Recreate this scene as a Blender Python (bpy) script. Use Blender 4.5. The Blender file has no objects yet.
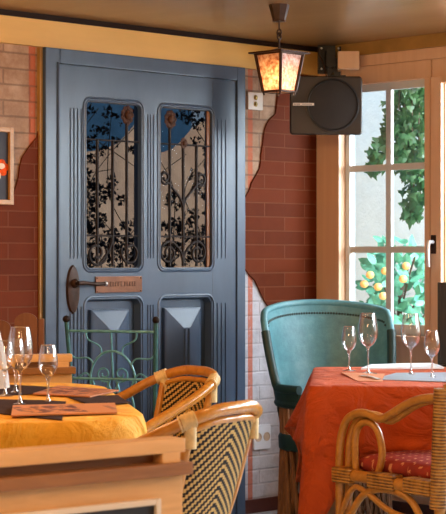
import bpy, bmesh, math, random
from mathutils import Vector, Matrix
from mathutils.geometry import tessellate_polygon
R = math.radians
rnd = random.Random(7)
scene = bpy.context.scene
COL = scene.collection

# ------------------------------------------------------------------ camera frame
# world: door wall is the plane y=0 (room at y<0), window wall is the plane x=0 (room at x<0)
CAM = Vector((-6.183, -5.817, 1.2))
CC, SS = .72389, .68991
def W(X, Y, Z=0.0):            # metres to the right of / in front of the viewpoint -> world
    return Vector((CAM.x + X*CC + Y*SS, CAM.y - X*SS + Y*CC, Z))
def HEAD(fx, fy):              # heading (right, forward) -> z rotation that turns local +y that way
    wx, wy = fx*CC + fy*SS, -fx*SS + fy*CC
    return math.atan2(-wx, wy)

# ------------------------------------------------------------------ materials
MATS = {}
def nodes(name):
    m = bpy.data.materials.new(name); m.use_nodes = True
    nt = m.node_tree; b = nt.nodes['Principled BSDF']
    MATS[name] = m
    return m, nt, b
def coords(nt, kind='Object', scale=(1,1,1), rot=(0,0,0)):
    tc = nt.nodes.new('ShaderNodeTexCoord'); mp = nt.nodes.new('ShaderNodeMapping')
    mp.inputs['Scale'].default_value = scale; mp.inputs['Rotation'].default_value = rot
    nt.links.new(tc.outputs[kind], mp.inputs['Vector'])
    return mp.outputs['Vector']
def noise(nt, vec, scale, detail=4, rough=.6, dist=0):
    n = nt.nodes.new('ShaderNodeTexNoise'); n.inputs['Scale'].default_value = scale
    n.inputs['Detail'].default_value = detail; n.inputs['Roughness'].default_value = rough
    n.inputs['Distortion'].default_value = dist
    nt.links.new(vec, n.inputs['Vector']); return n.outputs['Fac']
def ramp(nt, fac, stops):
    r = nt.nodes.new('ShaderNodeValToRGB'); e = r.color_ramp.elements
    while len(e) < len(stops): e.new(.5)
    for k, (p, c) in enumerate(stops):
        e[k].position = p; e[k].color = (*c, 1)
    nt.links.new(fac, r.inputs['Fac']); return r.outputs['Color']
def bump(nt, b, h, strength=.3, dist=.01):
    bp = nt.nodes.new('ShaderNodeBump'); bp.inputs['Strength'].default_value = strength
    bp.inputs['Distance'].default_value = dist
    nt.links.new(h, bp.inputs['Height']); nt.links.new(bp.outputs['Normal'], b.inputs['Normal'])
def mixc(nt, fac, a, b_):
    m = nt.nodes.new('ShaderNodeMix'); m.data_type = 'RGBA'
    if isinstance(fac, (int, float)): m.inputs[0].default_value = fac
    else: nt.links.new(fac, m.inputs[0])
    for i, v in ((6, a), (7, b_)):
        if isinstance(v, tuple): m.inputs[i].default_value = (*v, 1)
        else: nt.links.new(v, m.inputs[i])
    return m.outputs[2]
def mth(nt, op, a, b_=None, c=None):
    m = nt.nodes.new('ShaderNodeMath'); m.operation = op
    for i, v in enumerate((a, b_, c)):
        if v is None: continue
        if isinstance(v, (int, float)): m.inputs[i].default_value = v
        else: nt.links.new(v, m.inputs[i])
    return m.outputs[0]
def solid(name, col, rough=.5, metal=0, var=.0, scale=12, bmp=0, bscale=60, bdist=.004, stretch=(1,1,1), spec=.5, coat=0):
    m, nt, b = nodes(name)
    b.inputs['Roughness'].default_value = rough; b.inputs['Metallic'].default_value = metal
    b.inputs['Specular IOR Level'].default_value = spec
    b.inputs['Coat Weight'].default_value = coat
    v = coords(nt, 'Object', stretch)
    if var:
        lo = tuple(c*(1-var) for c in col); hi = tuple(min(1, c*(1+var)) for c in col)
        nt.links.new(ramp(nt, noise(nt, v, scale), [(.3, lo), (.7, hi)]), b.inputs['Base Color'])
    else:
        b.inputs['Base Color'].default_value = (*col, 1)
    if bmp: bump(nt, b, noise(nt, v, bscale), bmp, bdist)
    return m
def wood(name, c1, c2, rough=.45, scale=5, stretch=(1, 9, 9), bmp=.1, coat=.0):
    m, nt, b = nodes(name); b.inputs['Roughness'].default_value = rough
    b.inputs['Coat Weight'].default_value = coat
    v = coords(nt, 'Object', stretch)
    n = noise(nt, v, scale, 5, .6, 1.2)
    nt.links.new(ramp(nt, n, [(.3, c1), (.7, c2)]), b.inputs['Base Color'])
    bump(nt, b, n, bmp, .003)
    return m

solid('door_paint', (.053, .083, .135), .33, var=.18, scale=5, bmp=.15, bscale=25, bdist=.004, stretch=(1,1,.3))
solid('door_paint_dark', (.05, .062, .09), .35, var=.15)
solid('beam_yellow', (.74, .42, .10), .5, var=.1, scale=3, stretch=(.4,1,2))
solid('dark_trim', (.022, .011, .008), .6, spec=.1)
solid('strip_yellow', (.40, .22, .055), .45, var=.15)
wood('window_wood', (.80, .50, .30), (.88, .58, .37), .4, 3, (6, 6, .5))
wood('pale_wood', (.64, .34, .12), (.76, .43, .17), .38, 4, (1, 10, 10))
wood('brown_wood', (.22, .085, .022), (.32, .13, .035), .4, 4, (1, 8, 8))
wood('dark_wood', (.16, .05, .02), (.26, .09, .032), .4, 4, (8, 8, 1))
wood('stick_wood', (.12, .05, .02), (.32, .15, .06), .55, 6, (12, 12, 1), .3)
wood('frame_wood', (.42, .19, .045), (.52, .26, .07), .4)
wood('rattan', (.42, .155, .017), (.60, .26, .035), .28, 9, (3, 3, 3), .1, .3)
wood('honey_rattan', (.37, .145, .017), (.52, .23, .036), .36, 9, (3, 3, 3), .15, .15)
solid('binding', (.72, .52, .25), .45, var=.15, scale=60)
solid('white_frame', (.72, .76, .78), .45)
solid('iron_green', (.03, .12, .125), .4, var=.3, scale=30, metal=.1)
solid('iron_teal', (.13, .37, .43), .4, var=.3, scale=30, metal=.1)
solid('iron_black', (.020, .012, .009), .5, metal=.0, var=.3, scale=40, spec=.12)
solid('iron_rust', (.07, .030, .016), .5, metal=.0, var=.3, scale=40, spec=.12)
solid('bronze', (.045, .020, .010), .42, spec=.25, metal=.25, var=.3, scale=30)
solid('copper', (.15, .055, .024), .42, metal=.6, var=.25, scale=20, bmp=.3, bscale=70, bdist=.003)
solid('copper_dark', (.10, .04, .02), .45, metal=.7)
solid('chrome', (.75, .76, .78), .3, metal=.55)
solid('cream_plastic', (.58, .43, .31), .35)
solid('brass', (.38, .24, .07), .3, metal=.8)
solid('white_plastic', (.72, .74, .80), .35)
solid('black_plastic', (.012, .011, .011), .45)
solid('speaker_shell', (.03, .022, .018), .42, var=.1, bmp=.1, bscale=400)
solid('speaker_mesh', (.014, .010, .009), .6, bmp=.4, bscale=500, bdist=.002)
solid('badge', (.75, .66, .58), .3)
solid('leather_dark', (.012, .045, .043), .45, var=.3, scale=15, bmp=.2, bscale=40)
solid('nail', (.014, .05, .05), .35)
solid('napkin_brown', (.045, .024, .019), .85, spec=.1, var=.25, scale=40, bmp=.3, bscale=200)
solid('napkin_orange', (.62, .22, .09), .8, var=.12, scale=40, bmp=.3, bscale=200)
solid('paper_white', (.78, .80, .82), .6)
solid('grey_card', (.28, .30, .36), .4, var=.1)
solid('napkin_pale', (.62, .55, .48), .8, var=.1, bmp=.3, bscale=80)
solid('floor_mat', (.50, .54, .60), .35, var=.1, scale=6)
solid('room_plaster', (.62, .48, .32), .7, var=.08, scale=4)
solid('ext_wall', (.74, .87, .95), .9, var=.05, scale=6, bmp=.4, bscale=14, bdist=.02)
solid('ext_grey', (.34, .36, .38), .8)
solid('hill', (.86, .56, .36), .9, var=.25, scale=4, bmp=.4, bscale=7, bdist=.05)
solid('ext_blue', (.07, .19, .32), .9, var=.15)
solid('ext_ground', (.5, .5, .48), .9, var=.1)
solid('leaf_dark', (.018, .020, .030), .6, var=.3)
solid('leaf_ivy', (.03, .105, .035), .45, var=.5, scale=14)
solid('leaf_orange', (.11, .40, .27), .4, var=.45, scale=16)
solid('stem', (.10, .07, .045), .8, var=.3)
solid('orange_fruit', (.90, .50, .16), .45, var=.1, bmp=.2, bscale=150)
solid('terracotta', (.45, .17, .08), .8, var=.15)
solid('slate', (.016, .015, .016), .55, var=.2)
solid('canvas_dark', (.028, .023, .032), .6, var=.1)
solid('baseboard', (.075, .018, .012), .4, var=.2)
solid('beige_frame', (.72, .60, .46), .45)
solid('petal_orange', (.75, .085, .008), .7, spec=.1, var=.3, scale=40)
solid('petal_pale', (.85, .62, .42), .5)

def m_ceiling():
    m, nt, b = nodes('ceiling_paint'); b.inputs['Roughness'].default_value = .27
    v = coords(nt, 'Object', (1, .35, 1))
    nt.links.new(ramp(nt, noise(nt, v, 2.5, 4), [(.3, (.31, .175, .070)), (.7, (.37, .215, .092))]), b.inputs['Base Color'])
    bump(nt, b, noise(nt, v, 7, 3), .12, .02)
m_ceiling()

def m_plaster():   # white lime plaster over blocks, with one painted orange line
    m, nt, b = nodes('plaster'); b.inputs['Roughness'].default_value = .75
    v = coords(nt, 'Object')
    n = noise(nt, v, 9, 6, .7)
    base = ramp(nt, n, [(.3, (.36, .34, .37)), (.5, (.52, .51, .55)), (.75, (.62, .61, .66))])
    tc = nt.nodes.new('ShaderNodeTexCoord'); sp = nt.nodes.new('ShaderNodeSeparateXYZ')
    nt.links.new(tc.outputs['Object'], sp.inputs[0])
    dim_wash = mth(nt, 'GREATER_THAN', sp.outputs['Z'], 1.32)     # upper wall: dim warm light put into the reddish-brown colour of washed blocks
    base = mixc(nt, dim_wash, base, ramp(nt, n, [(.3, (.25, .13, .07)), (.5, (.38, .22, .13)), (.72, (.54, .36, .24))]))
    x = sp.outputs['X']
    w = mth(nt, 'MULTIPLY', mth(nt, 'SUBTRACT', n, .5), .006)
    x2 = mth(nt, 'ADD', x, w)
    s1 = mth(nt, 'LESS_THAN', mth(nt, 'ABSOLUTE', mth(nt, 'ADD', x2, .463)), .0155)
    s2 = mth(nt, 'LESS_THAN', mth(nt, 'ABSOLUTE', mth(nt, 'ADD', x2, 1.742)), .017)
    s = mth(nt, 'MAXIMUM', s1, s2)
    thr = ramp(nt, noise(nt, v, 40, 3), [(.25, (.35,)*3), (.45, (.85,)*3)])
    fac = mth(nt, 'MULTIPLY', s, thr)
    paint = mixc(nt, fac, base, (.50, .105, .035))
    br = nt.nodes.new('ShaderNodeTexBrick')
    sw = nt.nodes.new('ShaderNodeCombineXYZ'); nt.links.new(x, sw.inputs[0]); nt.links.new(sp.outputs['Z'], sw.inputs[1])
    nt.links.new(sw.outputs[0], br.inputs['Vector'])
    br.inputs['Scale'].default_value = 1; br.inputs['Brick Width'].default_value = .27
    br.inputs['Row Height'].default_value = .066; br.inputs['Mortar Size'].default_value = .006
    br.inputs['Mortar Smooth'].default_value = .6
    nt.links.new(mixc(nt, mth(nt, 'MULTIPLY', br.outputs['Fac'], mth(nt, 'ADD', mth(nt, 'MULTIPLY', dim_wash, .38), .12)), paint, (.13, .075, .05)), b.inputs['Base Color'])
    h = mth(nt, 'SUBTRACT', mth(nt, 'MULTIPLY', n, .8), mth(nt, 'MULTIPLY', br.outputs['Fac'], .35))
    bump(nt, b, h, .55, .012)
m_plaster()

def m_brick():
    m, nt, b = nodes('brick'); b.inputs['Roughness'].default_value = .6; b.inputs['Specular IOR Level'].default_value = .06
    tc = nt.nodes.new('ShaderNodeTexCoord'); sp = nt.nodes.new('ShaderNodeSeparateXYZ')
    nt.links.new(tc.outputs['Object'], sp.inputs[0])
    sw = nt.nodes.new('ShaderNodeCombineXYZ')
    nt.links.new(mth(nt, 'ADD', sp.outputs['X'], 5.0), sw.inputs[0]); nt.links.new(mth(nt, 'ADD', sp.outputs['Z'], .0), sw.inputs[1])
    br = nt.nodes.new('ShaderNodeTexBrick'); nt.links.new(sw.outputs[0], br.inputs['Vector'])
    br.inputs['Scale'].default_value = 1; br.inputs['Brick Width'].default_value = .272
    br.inputs['Row Height'].default_value = .0662; br.inputs['Mortar Size'].default_value = .0032
    br.inputs['Mortar Smooth'].default_value = .2; br.inputs['Bias'].default_value = -.2
    br.inputs['Color1'].default_value = (.135, .026, .008, 1); br.inputs['Color2'].default_value = (.062, .012, .005, 1)
    br.inputs['Mortar'].default_value = (.165, .062, .030, 1)
    n = noise(nt, tc.outputs['Object'], 8, 5)
    c = mixc(nt, mth(nt, 'MULTIPLY', n, .55), br.outputs['Color'], (.20, .040, .011))
    nt.links.new(c, b.inputs['Base Color'])
    h = mth(nt, 'SUBTRACT', mth(nt, 'MULTIPLY', n, .35), br.outputs['Fac'])
    bump(nt, b, h, .6, .006)
m_brick()

def m_cloth(name, c1, c2, emb=0):
    m, nt, b = nodes(name); b.inputs['Roughness'].default_value = .72
    b.inputs['Sheen Weight'].default_value = .08; b.inputs['Specular IOR Level'].default_value = .2; b.inputs['Sheen Tint'].default_value = (1, .7, .6, 1)
    v = coords(nt, 'Object')
    nt.links.new(ramp(nt, noise(nt, v, 7, 4), [(.3, c1), (.7, c2)]), b.inputs['Base Color'])
    wr = nt.nodes.new('ShaderNodeTexNoise'); wr.inputs['Scale'].default_value = 6; wr.inputs['Detail'].default_value = 6
    wr.inputs['Distortion'].default_value = 1.5
    nt.links.new(v, wr.inputs['Vector'])
    h = wr.outputs['Fac']
    if emb:   # woven leaf pattern
        vo = nt.nodes.new('ShaderNodeTexVoronoi'); vo.feature = 'DISTANCE_TO_EDGE'; vo.inputs['Scale'].default_value = 11
        nt.links.new(v, vo.inputs['Vector'])
        h = mth(nt, 'ADD', h, mth(nt, 'MULTIPLY', mth(nt, 'LESS_THAN', vo.outputs['Distance'], .05), .18))
    fine = noise(nt, v, 300, 2)
    bump(nt, b, mth(nt, 'ADD', h, mth(nt, 'MULTIPLY', fine, .04)), .8, .06)
m_cloth('cloth_yellow', (.74, .33, .018), (.85, .42, .035), 1)
m_cloth('cloth_red', (.41, .052, .007), (.52, .078, .011))

def m_leather():
    m, nt, b = nodes('leather_teal'); b.inputs['Roughness'].default_value = .42
    v = coords(nt, 'Object')
    n = noise(nt, v, 9, 6, .7)
    nt.links.new(ramp(nt, n, [(.25, (.06, .20, .235)), (.55, (.125, .335, .385)), (.8, (.25, .46, .51))]), b.inputs['Base Color'])
    bump(nt, b, mth(nt, 'ADD', n, mth(nt, 'MULTIPLY', noise(nt, v, 120, 3), .25)), .3, .01)
m_leather()

def m_weave():    # black and cream herringbone strips
    m, nt, b = nodes('weave'); b.inputs['Roughness'].default_value = .55; b.inputs['Specular IOR Level'].default_value = .12
    uv = nt.nodes.new('ShaderNodeUVMap'); uv.uv_map = 'UVMap'
    sp = nt.nodes.new('ShaderNodeSeparateXYZ'); nt.links.new(uv.outputs[0], sp.inputs[0])
    u = mth(nt, 'ABSOLUTE', sp.outputs['X']); v = sp.outputs['Y']
    cell = .0115
    uq = mth(nt, 'MULTIPLY', mth(nt, 'FLOOR', mth(nt, 'DIVIDE', u, cell)), cell)
    s = mth(nt, 'FRACT', mth(nt, 'DIVIDE', mth(nt, 'ADD', v, mth(nt, 'MULTIPLY', uq, .62)), .0235))
    st = mth(nt, 'LESS_THAN', s, .46)
    n = noise(nt, uv.outputs[0], 90, 3)
    cream = ramp(nt, n, [(.3, (.44, .255, .075)), (.7, (.60, .37, .125))])
    nt.links.new(mixc(nt, st, (.014, .010, .009), cream), b.inputs['Base Color'])
    fu = mth(nt, 'FRACT', mth(nt, 'DIVIDE', u, cell))
    hump = mth(nt, 'SINE', mth(nt, 'MULTIPLY', fu, math.pi))
    bump(nt, b, mth(nt, 'ADD', hump, mth(nt, 'MULTIPLY', mth(nt, 'SINE', mth(nt, 'MULTIPLY', s, 12.6)), .5)), .25, .002)
m_weave()

def m_wicker():   # honey cane wrapped round in thin turns
    m, nt, b = nodes('wicker'); b.inputs['Roughness'].default_value = .42
    v = coords(nt, 'Object')
    sp = nt.nodes.new('ShaderNodeSeparateXYZ'); nt.links.new(v, sp.inputs[0])
    w = mth(nt, 'SINE', mth(nt, 'MULTIPLY', sp.outputs['Z'], 2*math.pi/.0105))
    w2 = mth(nt, 'SINE', mth(nt, 'MULTIPLY', mth(nt, 'ADD', sp.outputs['X'], sp.outputs['Y']), 2*math.pi/.022))
    n = noise(nt, v, 25, 3)
    col = ramp(nt, mth(nt, 'ADD', mth(nt, 'MULTIPLY', w, .22), n), [(.25, (.15, .055, .008)), (.5, (.39, .175, .030)), (.75, (.52, .25, .052))])
    nt.links.new(col, b.inputs['Base Color'])
    bump(nt, b, mth(nt, 'ADD', w, mth(nt, 'MULTIPLY', w2, .35)), .7, .003)
m_wicker()

def m_cushion():
    m, nt, b = nodes('cushion_red'); b.inputs['Roughness'].default_value = .85
    v = coords(nt, 'Object', (1, 1, 1), (0, 0, .3))
    sp = nt.nodes.new('ShaderNodeSeparateXYZ'); nt.links.new(v, sp.inputs[0])
    row = mth(nt, 'SINE', mth(nt, 'MULTIPLY', sp.outputs['Y'], 2*math.pi/.045))
    dots = mth(nt, 'SINE', mth(nt, 'MULTIPLY', sp.outputs['X'], 2*math.pi/.024))
    z = mth(nt, 'SINE', mth(nt, 'MULTIPLY', mth(nt, 'ADD', sp.outputs['X'], sp.outputs['Y']), 2*math.pi/.018))
    f = mth(nt, 'MULTIPLY', mth(nt, 'GREATER_THAN', row, .55), mth(nt, 'GREATER_THAN', mth(nt, 'ADD', dots, mth(nt, 'MULTIPLY', z, .5)), .5))
    n = noise(nt, v, 14, 3)
    base = ramp(nt, n, [(.3, (.22, .018, .014)), (.7, (.34, .032, .02))])
    nt.links.new(mixc(nt, f, base, (.58, .24, .13)), b.inputs['Base Color'])
    bump(nt, b, n, .3, .01)
m_cushion()

def m_print(name, paper, ink, split):   # a card with a block of dark printed pictures and lines
    m, nt, b = nodes(name); b.inputs['Roughness'].default_value = .5
    tc = nt.nodes.new('ShaderNodeTexCoord')
    sp = nt.nodes.new('ShaderNodeSeparateXYZ'); nt.links.new(tc.outputs['Generated'], sp.inputs[0])
    n = noise(nt, coords(nt, 'Generated', (5, 3.2, 1)), 2.2, 4, .6)
    blot = mth(nt, 'GREATER_THAN', n, .5)
    x, y = sp.outputs['X'], sp.outputs['Y']
    inside = mth(nt, 'MULTIPLY', mth(nt, 'MULTIPLY', mth(nt, 'GREATER_THAN', x, .12), mth(nt, 'LESS_THAN', x, split)),
                 mth(nt, 'LESS_THAN', mth(nt, 'ABSOLUTE', mth(nt, 'SUBTRACT', y, .5)), .36))
    rest = mth(nt, 'MULTIPLY', mth(nt, 'LESS_THAN', mth(nt, 'ABSOLUTE', mth(nt, 'SUBTRACT', x, .86)), .025),
               mth(nt, 'LESS_THAN', mth(nt, 'ABSOLUTE', mth(nt, 'SUBTRACT', y, .5)), .2))
    f = mth(nt, 'MAXIMUM', mth(nt, 'MULTIPLY', inside, blot), mth(nt, 'MULTIPLY', rest, .6))
    nt.links.new(mixc(nt, f, paper, ink), b.inputs['Base Color'])
m_print('menu_print', (.58, .225, .075), (.14, .04, .02), .62)
m_print('menu_print_back', (.52, .19, .07), (.17, .05, .025), .8)

def m_glass(name, tint=(1, 1, 1), ior=1.45, gain=1.0, base=.0):
    m = bpy.data.materials.new(name); m.use_nodes = True; MATS[name] = m
    nt = m.node_tree; nt.nodes.clear()
    o = nt.nodes.new('ShaderNodeOutputMaterial'); mx = nt.nodes.new('ShaderNodeMixShader')
    t = nt.nodes.new('ShaderNodeBsdfTransparent'); g = nt.nodes.new('ShaderNodeBsdfGlossy')
    t.inputs[0].default_value = (*tint, 1); g.inputs['Roughness'].default_value = .02
    g.inputs['Color'].default_value = (.95, .97, 1, 1)
    fr = nt.nodes.new('ShaderNodeLayerWeight'); fr.inputs['Blend'].default_value = .5
    f = mth(nt, 'ADD', mth(nt, 'MULTIPLY', mth(nt, 'POWER', fr.outputs['Facing'], ior), gain), base)
    nt.links.new(f, mx.inputs[0]); nt.links.new(t.outputs[0], mx.inputs[1]); nt.links.new(g.outputs[0], mx.inputs[2])
    nt.links.new(mx.outputs[0], o.inputs['Surface'])
m_glass('wine_glass', (.985, .985, .985), 1.7, .9, .04)
m_glass('glass_stem', (.93, .93, .94), .9, .75, .22)
m_glass('window_glass', (.97, .99, .99), 5, .7, .03)
m_glass('door_glass', (.46, .46, .48), 5, .25, .0)

def m_lamp_glass():   # thick mottled amber glass lit from the bulb inside
    m, nt, b = nodes('lantern_glass')
    v = coords(nt, 'Object')
    n = noise(nt, v, 75, 3, .55)
    nt.links.new(ramp(nt, n, [(.3, (.86, .46, .24)), (.7, (1, .80, .58))]), b.inputs['Base Color'])
    b.inputs['Roughness'].default_value = .25
    b.inputs['Transmission Weight'].default_value = .0
    nt.nodes.remove(b)
    o = nt.nodes['Material Output']
    tl = nt.nodes.new('ShaderNodeBsdfTranslucent'); tr = nt.nodes.new('ShaderNodeBsdfTransparent'); gl = nt.nodes.new('ShaderNodeBsdfGlossy')
    gl.inputs['Roughness'].default_value = .15
    col = ramp(nt, n, [(.32, (.52, .26, .15)), (.5, (.80, .52, .36)), (.68, (.95, .78, .62))])
    nt.links.new(col, tl.inputs['Color']); nt.links.new(col, tr.inputs['Color'])
    m1 = nt.nodes.new('ShaderNodeMixShader'); m1.inputs[0].default_value = .45
    nt.links.new(tl.outputs[0], m1.inputs[1]); nt.links.new(tr.outputs[0], m1.inputs[2])
    m2 = nt.nodes.new('ShaderNodeMixShader'); m2.inputs[0].default_value = .06
    nt.links.new(m1.outputs[0], m2.inputs[1]); nt.links.new(gl.outputs[0], m2.inputs[2])
    bp = nt.nodes.new('ShaderNodeBump'); bp.inputs['Strength'].default_value = .6; bp.inputs['Distance'].default_value = .006
    nt.links.new(n, bp.inputs['Height'])
    for s in (tl, gl): nt.links.new(bp.outputs[0], s.inputs['Normal'])
    nt.links.new(m2.outputs[0], o.inputs['Surface'])
m_lamp_glass()
def m_bulb():
    m, nt, b = nodes('bulb_glow')
    b.inputs['Base Color'].default_value = (1, .8, .5, 1)
    b.inputs['Emission Color'].default_value = (1, .66, .30, 1); b.inputs['Emission Strength'].default_value = 9
m_bulb()

# ------------------------------------------------------------------ mesh helpers
def box(bm, c, s, bev=0, M=None):
    r = bmesh.ops.create_cube(bm, size=1, matrix=Matrix.Translation(c) @ Matrix.Diagonal((*s, 1)))
    vs = r['verts']
    if bev:
        es = {e for v in vs for e in v.link_edges}
        q = bmesh.ops.bevel(bm, geom=list(es), offset=bev, segments=2, profile=.7, affect='EDGES')
        vs = list({v for f in q['faces'] for v in f.verts} | {v for v in vs if v.is_valid})
    if M is not None: bmesh.ops.transform(bm, matrix=M, verts=vs)
    return vs
def bx(bm, x0, x1, y0, y1, z0, z1, bev=0):
    return box(bm, ((x0+x1)/2, (y0+y1)/2, (z0+z1)/2), (abs(x1-x0), abs(y1-y0), abs(z1-z0)), bev)
def smooth_path(pts, n=6, closed=False):     # Catmull-Rom
    P = [Vector(p) for p in pts]; out = []; L = len(P)
    for i in range(L if closed else L-1):
        if closed: a, b_, c, d = P[(i-1) % L], P[i], P[(i+1) % L], P[(i+2) % L]
        else: a, b_, c, d = P[max(i-1, 0)], P[i], P[i+1], P[min(i+2, L-1)]
        for k in range(n):
            t = k/n
            out.append(.5*((2*b_) + (c-a)*t + (2*a-5*b_+4*c-d)*t*t + (-a+3*b_-3*c+d)*t**3))
    if not closed: out.append(P[-1])
    return out
def tube(bm, pts, r, seg=8, closed=False):
    P = [Vector(p) for p in pts]; L = len(P); rings = []
    up = None
    for i, p in enumerate(P):
        if closed: t = P[(i+1) % L] - P[i-1]
        else: t = P[min(i+1, L-1)] - P[max(i-1, 0)]
        if t.length < 1e-9: t = Vector((0, 0, 1))
        t.normalize()
        if up is None:
            up = Vector((0, 0, 1)) if abs(t.z) < .9 else Vector((1, 0, 0))
        n = up - t*up.dot(t)
        if n.length < 1e-6: n = t.orthogonal()
        n.normalize(); b_ = t.cross(n); up = n
        rr = r[i] if isinstance(r, (list, tuple)) else r
        rings.append([bm.verts.new(p + (n*math.cos(a) + b_*math.sin(a))*rr) for a in (2*math.pi*k/seg for k in range(seg))])
    for i in range(L if closed else L-1):
        A, B = rings[i], rings[(i+1) % L]
        for k in range(seg):
            bm.faces.new((A[k], A[(k+1) % seg], B[(k+1) % seg], B[k]))
    if not closed:
        bm.faces.new(rings[0][::-1]); bm.faces.new(rings[-1])
def stube(bm, pts, r, n=6, seg=8, closed=False): tube(bm, smooth_path(pts, n, closed), r, seg, closed)
def lathe(bm, prof, seg=24, M=None):
    rings = []; new = []
    for r, z in prof:
        if r < 1e-5: rings.append([bm.verts.new((0, 0, z))])
        else: rings.append([bm.verts.new((r*math.cos(2*math.pi*k/seg), r*math.sin(2*math.pi*k/seg), z)) for k in range(seg)])
        new += rings[-1]
    for A, B in zip(rings, rings[1:]):
        for k in range(seg):
            a, b_, c, d = A[k % len(A)], A[(k+1) % len(A)], B[(k+1) % len(B)], B[k % len(B)]
            f = [v for i, v in enumerate((a, b_, c, d)) if v not in (a, b_, c, d)[:i]]
            if len(f) > 2: bm.faces.new(f)
    if M is not None: bmesh.ops.transform(bm, matrix=M, verts=new)
def sphere(bm, c, r, sub=2, s=(1, 1, 1)):
    bmesh.ops.create_icosphere(bm, subdivisions=sub, radius=r, matrix=Matrix.Translation(c) @ Matrix.Diagonal((*s, 1)))
def prism(bm, pts, d):                        # polygon (3d points) extruded by vector d
    A = [bm.verts.new(p) for p in pts]; B = [bm.verts.new(Vector(p)+Vector(d)) for p in pts]
    for a, b_, c in tessellate_polygon([[Vector(p) for p in pts]]):
        bm.faces.new((A[a], A[b_], A[c])); bm.faces.new((B[c], B[b_], B[a]))
    for i in range(len(A)):
        j = (i+1) % len(A); bm.faces.new((A[j], A[i], B[i], B[j]))
def loft(bm, loops, cap_last=False, cap_first=False, closed=True):
    VS = [[bm.verts.new(p) for p in L] for L in loops]
    for A, B in zip(VS, VS[1:]):
        n = len(A)
        for k in range(n if closed else n-1):
            bm.faces.new((A[k], A[(k+1) % n], B[(k+1) % n], B[k]))
    if cap_last: bm.faces.new(VS[-1])
    if cap_first: bm.faces.new(VS[0][::-1])
    return VS
def rrect(x0, x1, z0, z1, r, n=6):            # rounded rectangle, list of (x,z)
    out = []
    for cx, cz, a0 in ((x1-r, z1-r, 0), (x0+r, z1-r, 90), (x0+r, z0+r, 180), (x1-r, z0+r, 270)):
        for k in range(n+1):
            a = R(a0 + 90*k/n); out.append((cx + r*math.cos(a), cz + r*math.sin(a)))
    return out
def mk(name, bm, mat, parent=None, smooth=False, sharp=40, base=None):
    bmesh.ops.recalc_face_normals(bm, faces=bm.faces)
    me = bpy.data.meshes.new(name)
    o = bpy.data.objects.new(name, me); COL.objects.link(o)
    if parent is None:                         # origin at the foot of the thing
        if base is None:
            xs = [v.co.x for v in bm.verts]; ys = [v.co.y for v in bm.verts]; zs = [v.co.z for v in bm.verts]
            base = Vector(((min(xs)+max(xs))/2, (min(ys)+max(ys))/2, min(zs)))
        if base != 0:
            bmesh.ops.translate(bm, verts=bm.verts, vec=-Vector(base)); o.location = base
    else: o.parent = parent
    if smooth:
        for f in bm.faces: f.smooth = True
        for e in bm.edges:
            if len(e.link_faces) == 2 and e.calc_face_angle(0) > R(sharp): e.smooth = False
    bm.to_mesh(me); bm.free()
    me.materials.append(MATS[mat]); return o
def tag(o, label=None, cat=None, group=None, kind=None):
    for k, v in (('label', label), ('category', cat), ('group', group), ('kind', kind)):
        if v: o[k] = v
    return o
def empty(name, loc, rz=0):
    o = bpy.data.objects.new(name, None); COL.objects.link(o)
    o.location = loc; o.rotation_euler = (0, 0, rz); o.empty_display_size = .1
    return o
def struct(o): o['kind'] = 'structure'; return o
def kids(o): return [c for c in bpy.data.objects if c.parent == o]
def copy_tree(o, parent=None):
    c = o.copy(); COL.objects.link(c)
    if parent: c.parent = parent
    for ch in kids(o): copy_tree(ch, c)
    return c
B = bmesh.new

# ------------------------------------------------------------------ the room shell
CEIL = 2.215
X0, Y0 = -8.0, -7.4
bm = B(); bx(bm, X0-.15, .15, Y0-.15, .15, -.1, 0); struct(mk('floor', bm, 'floor_mat', base=0))
bm = B(); bx(bm, X0-.15, .15, Y0-.15, .15, CEIL, CEIL+.1); struct(mk('ceiling', bm, 'ceiling_paint', base=0))
DOFF = -.027
DX0, DX1, DZ = -1.673, -.504, 2.079          # door frame
bm = B()
bx(bm, X0, DX0+DOFF, 0, .15, 0, CEIL); bx(bm, DX1+DOFF, 0, 0, .15, 0, CEIL); bx(bm, DX0+DOFF, DX1+DOFF, 0, .15, DZ, CEIL)
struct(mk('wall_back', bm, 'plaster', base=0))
bm = B(); bx(bm, X0-.15, X0, Y0, .15, 0, CEIL); struct(mk('wall_left', bm, 'room_plaster', base=0))
bm = B(); bx(bm, X0, 0, Y0-.15, Y0, 0, CEIL); struct(mk('wall_front', bm, 'room_plaster', base=0))
# window wall: openings (y from, y to)
OPEN = [(-.160, -.684), (-.795, -1.32), (-1.75, -3.05), (-3.5, -4.8), (-5.2, -6.5)]
WZ0, WZ1 = .835, 2.02
bm = B()
ys = [0.0] + [v for o in OPEN for v in o] + [Y0]
for a, b_ in zip(ys[0::2], ys[1::2]): bx(bm, 0, .085, a, b_, 0, CEIL)
for a, b_ in OPEN:
    bx(bm, 0, .085, a, b_, 0, WZ0); bx(bm, 0, .085, a, b_, WZ1, CEIL)
struct(mk('wall_right', bm, 'window_wood', base=0))

# old brick facing left where the plaster has come off (irregular edge)
def brickpatch(pts, name='trim_1'):
    bm = B(); prism(bm, [(x, -.009, z) for x, z in pts], (0, .0085, 0)); return struct(mk(name, bm, 'brick', base=0))
def jag(pts, amp=.006):
    out = []
    for (a, b_), (c, d) in zip(pts, pts[1:]):
        L = math.hypot(c-a, d-b_); n = max(1, int(L/.03))
        for k in range(n):
            t = k/n; out.append((a+(c-a)*t + (rnd.uniform(-amp, amp) if k else 0), b_+(d-b_)*t + (rnd.uniform(-amp, amp) if k else 0)))
    out.append(pts[-1]); return out
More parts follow.
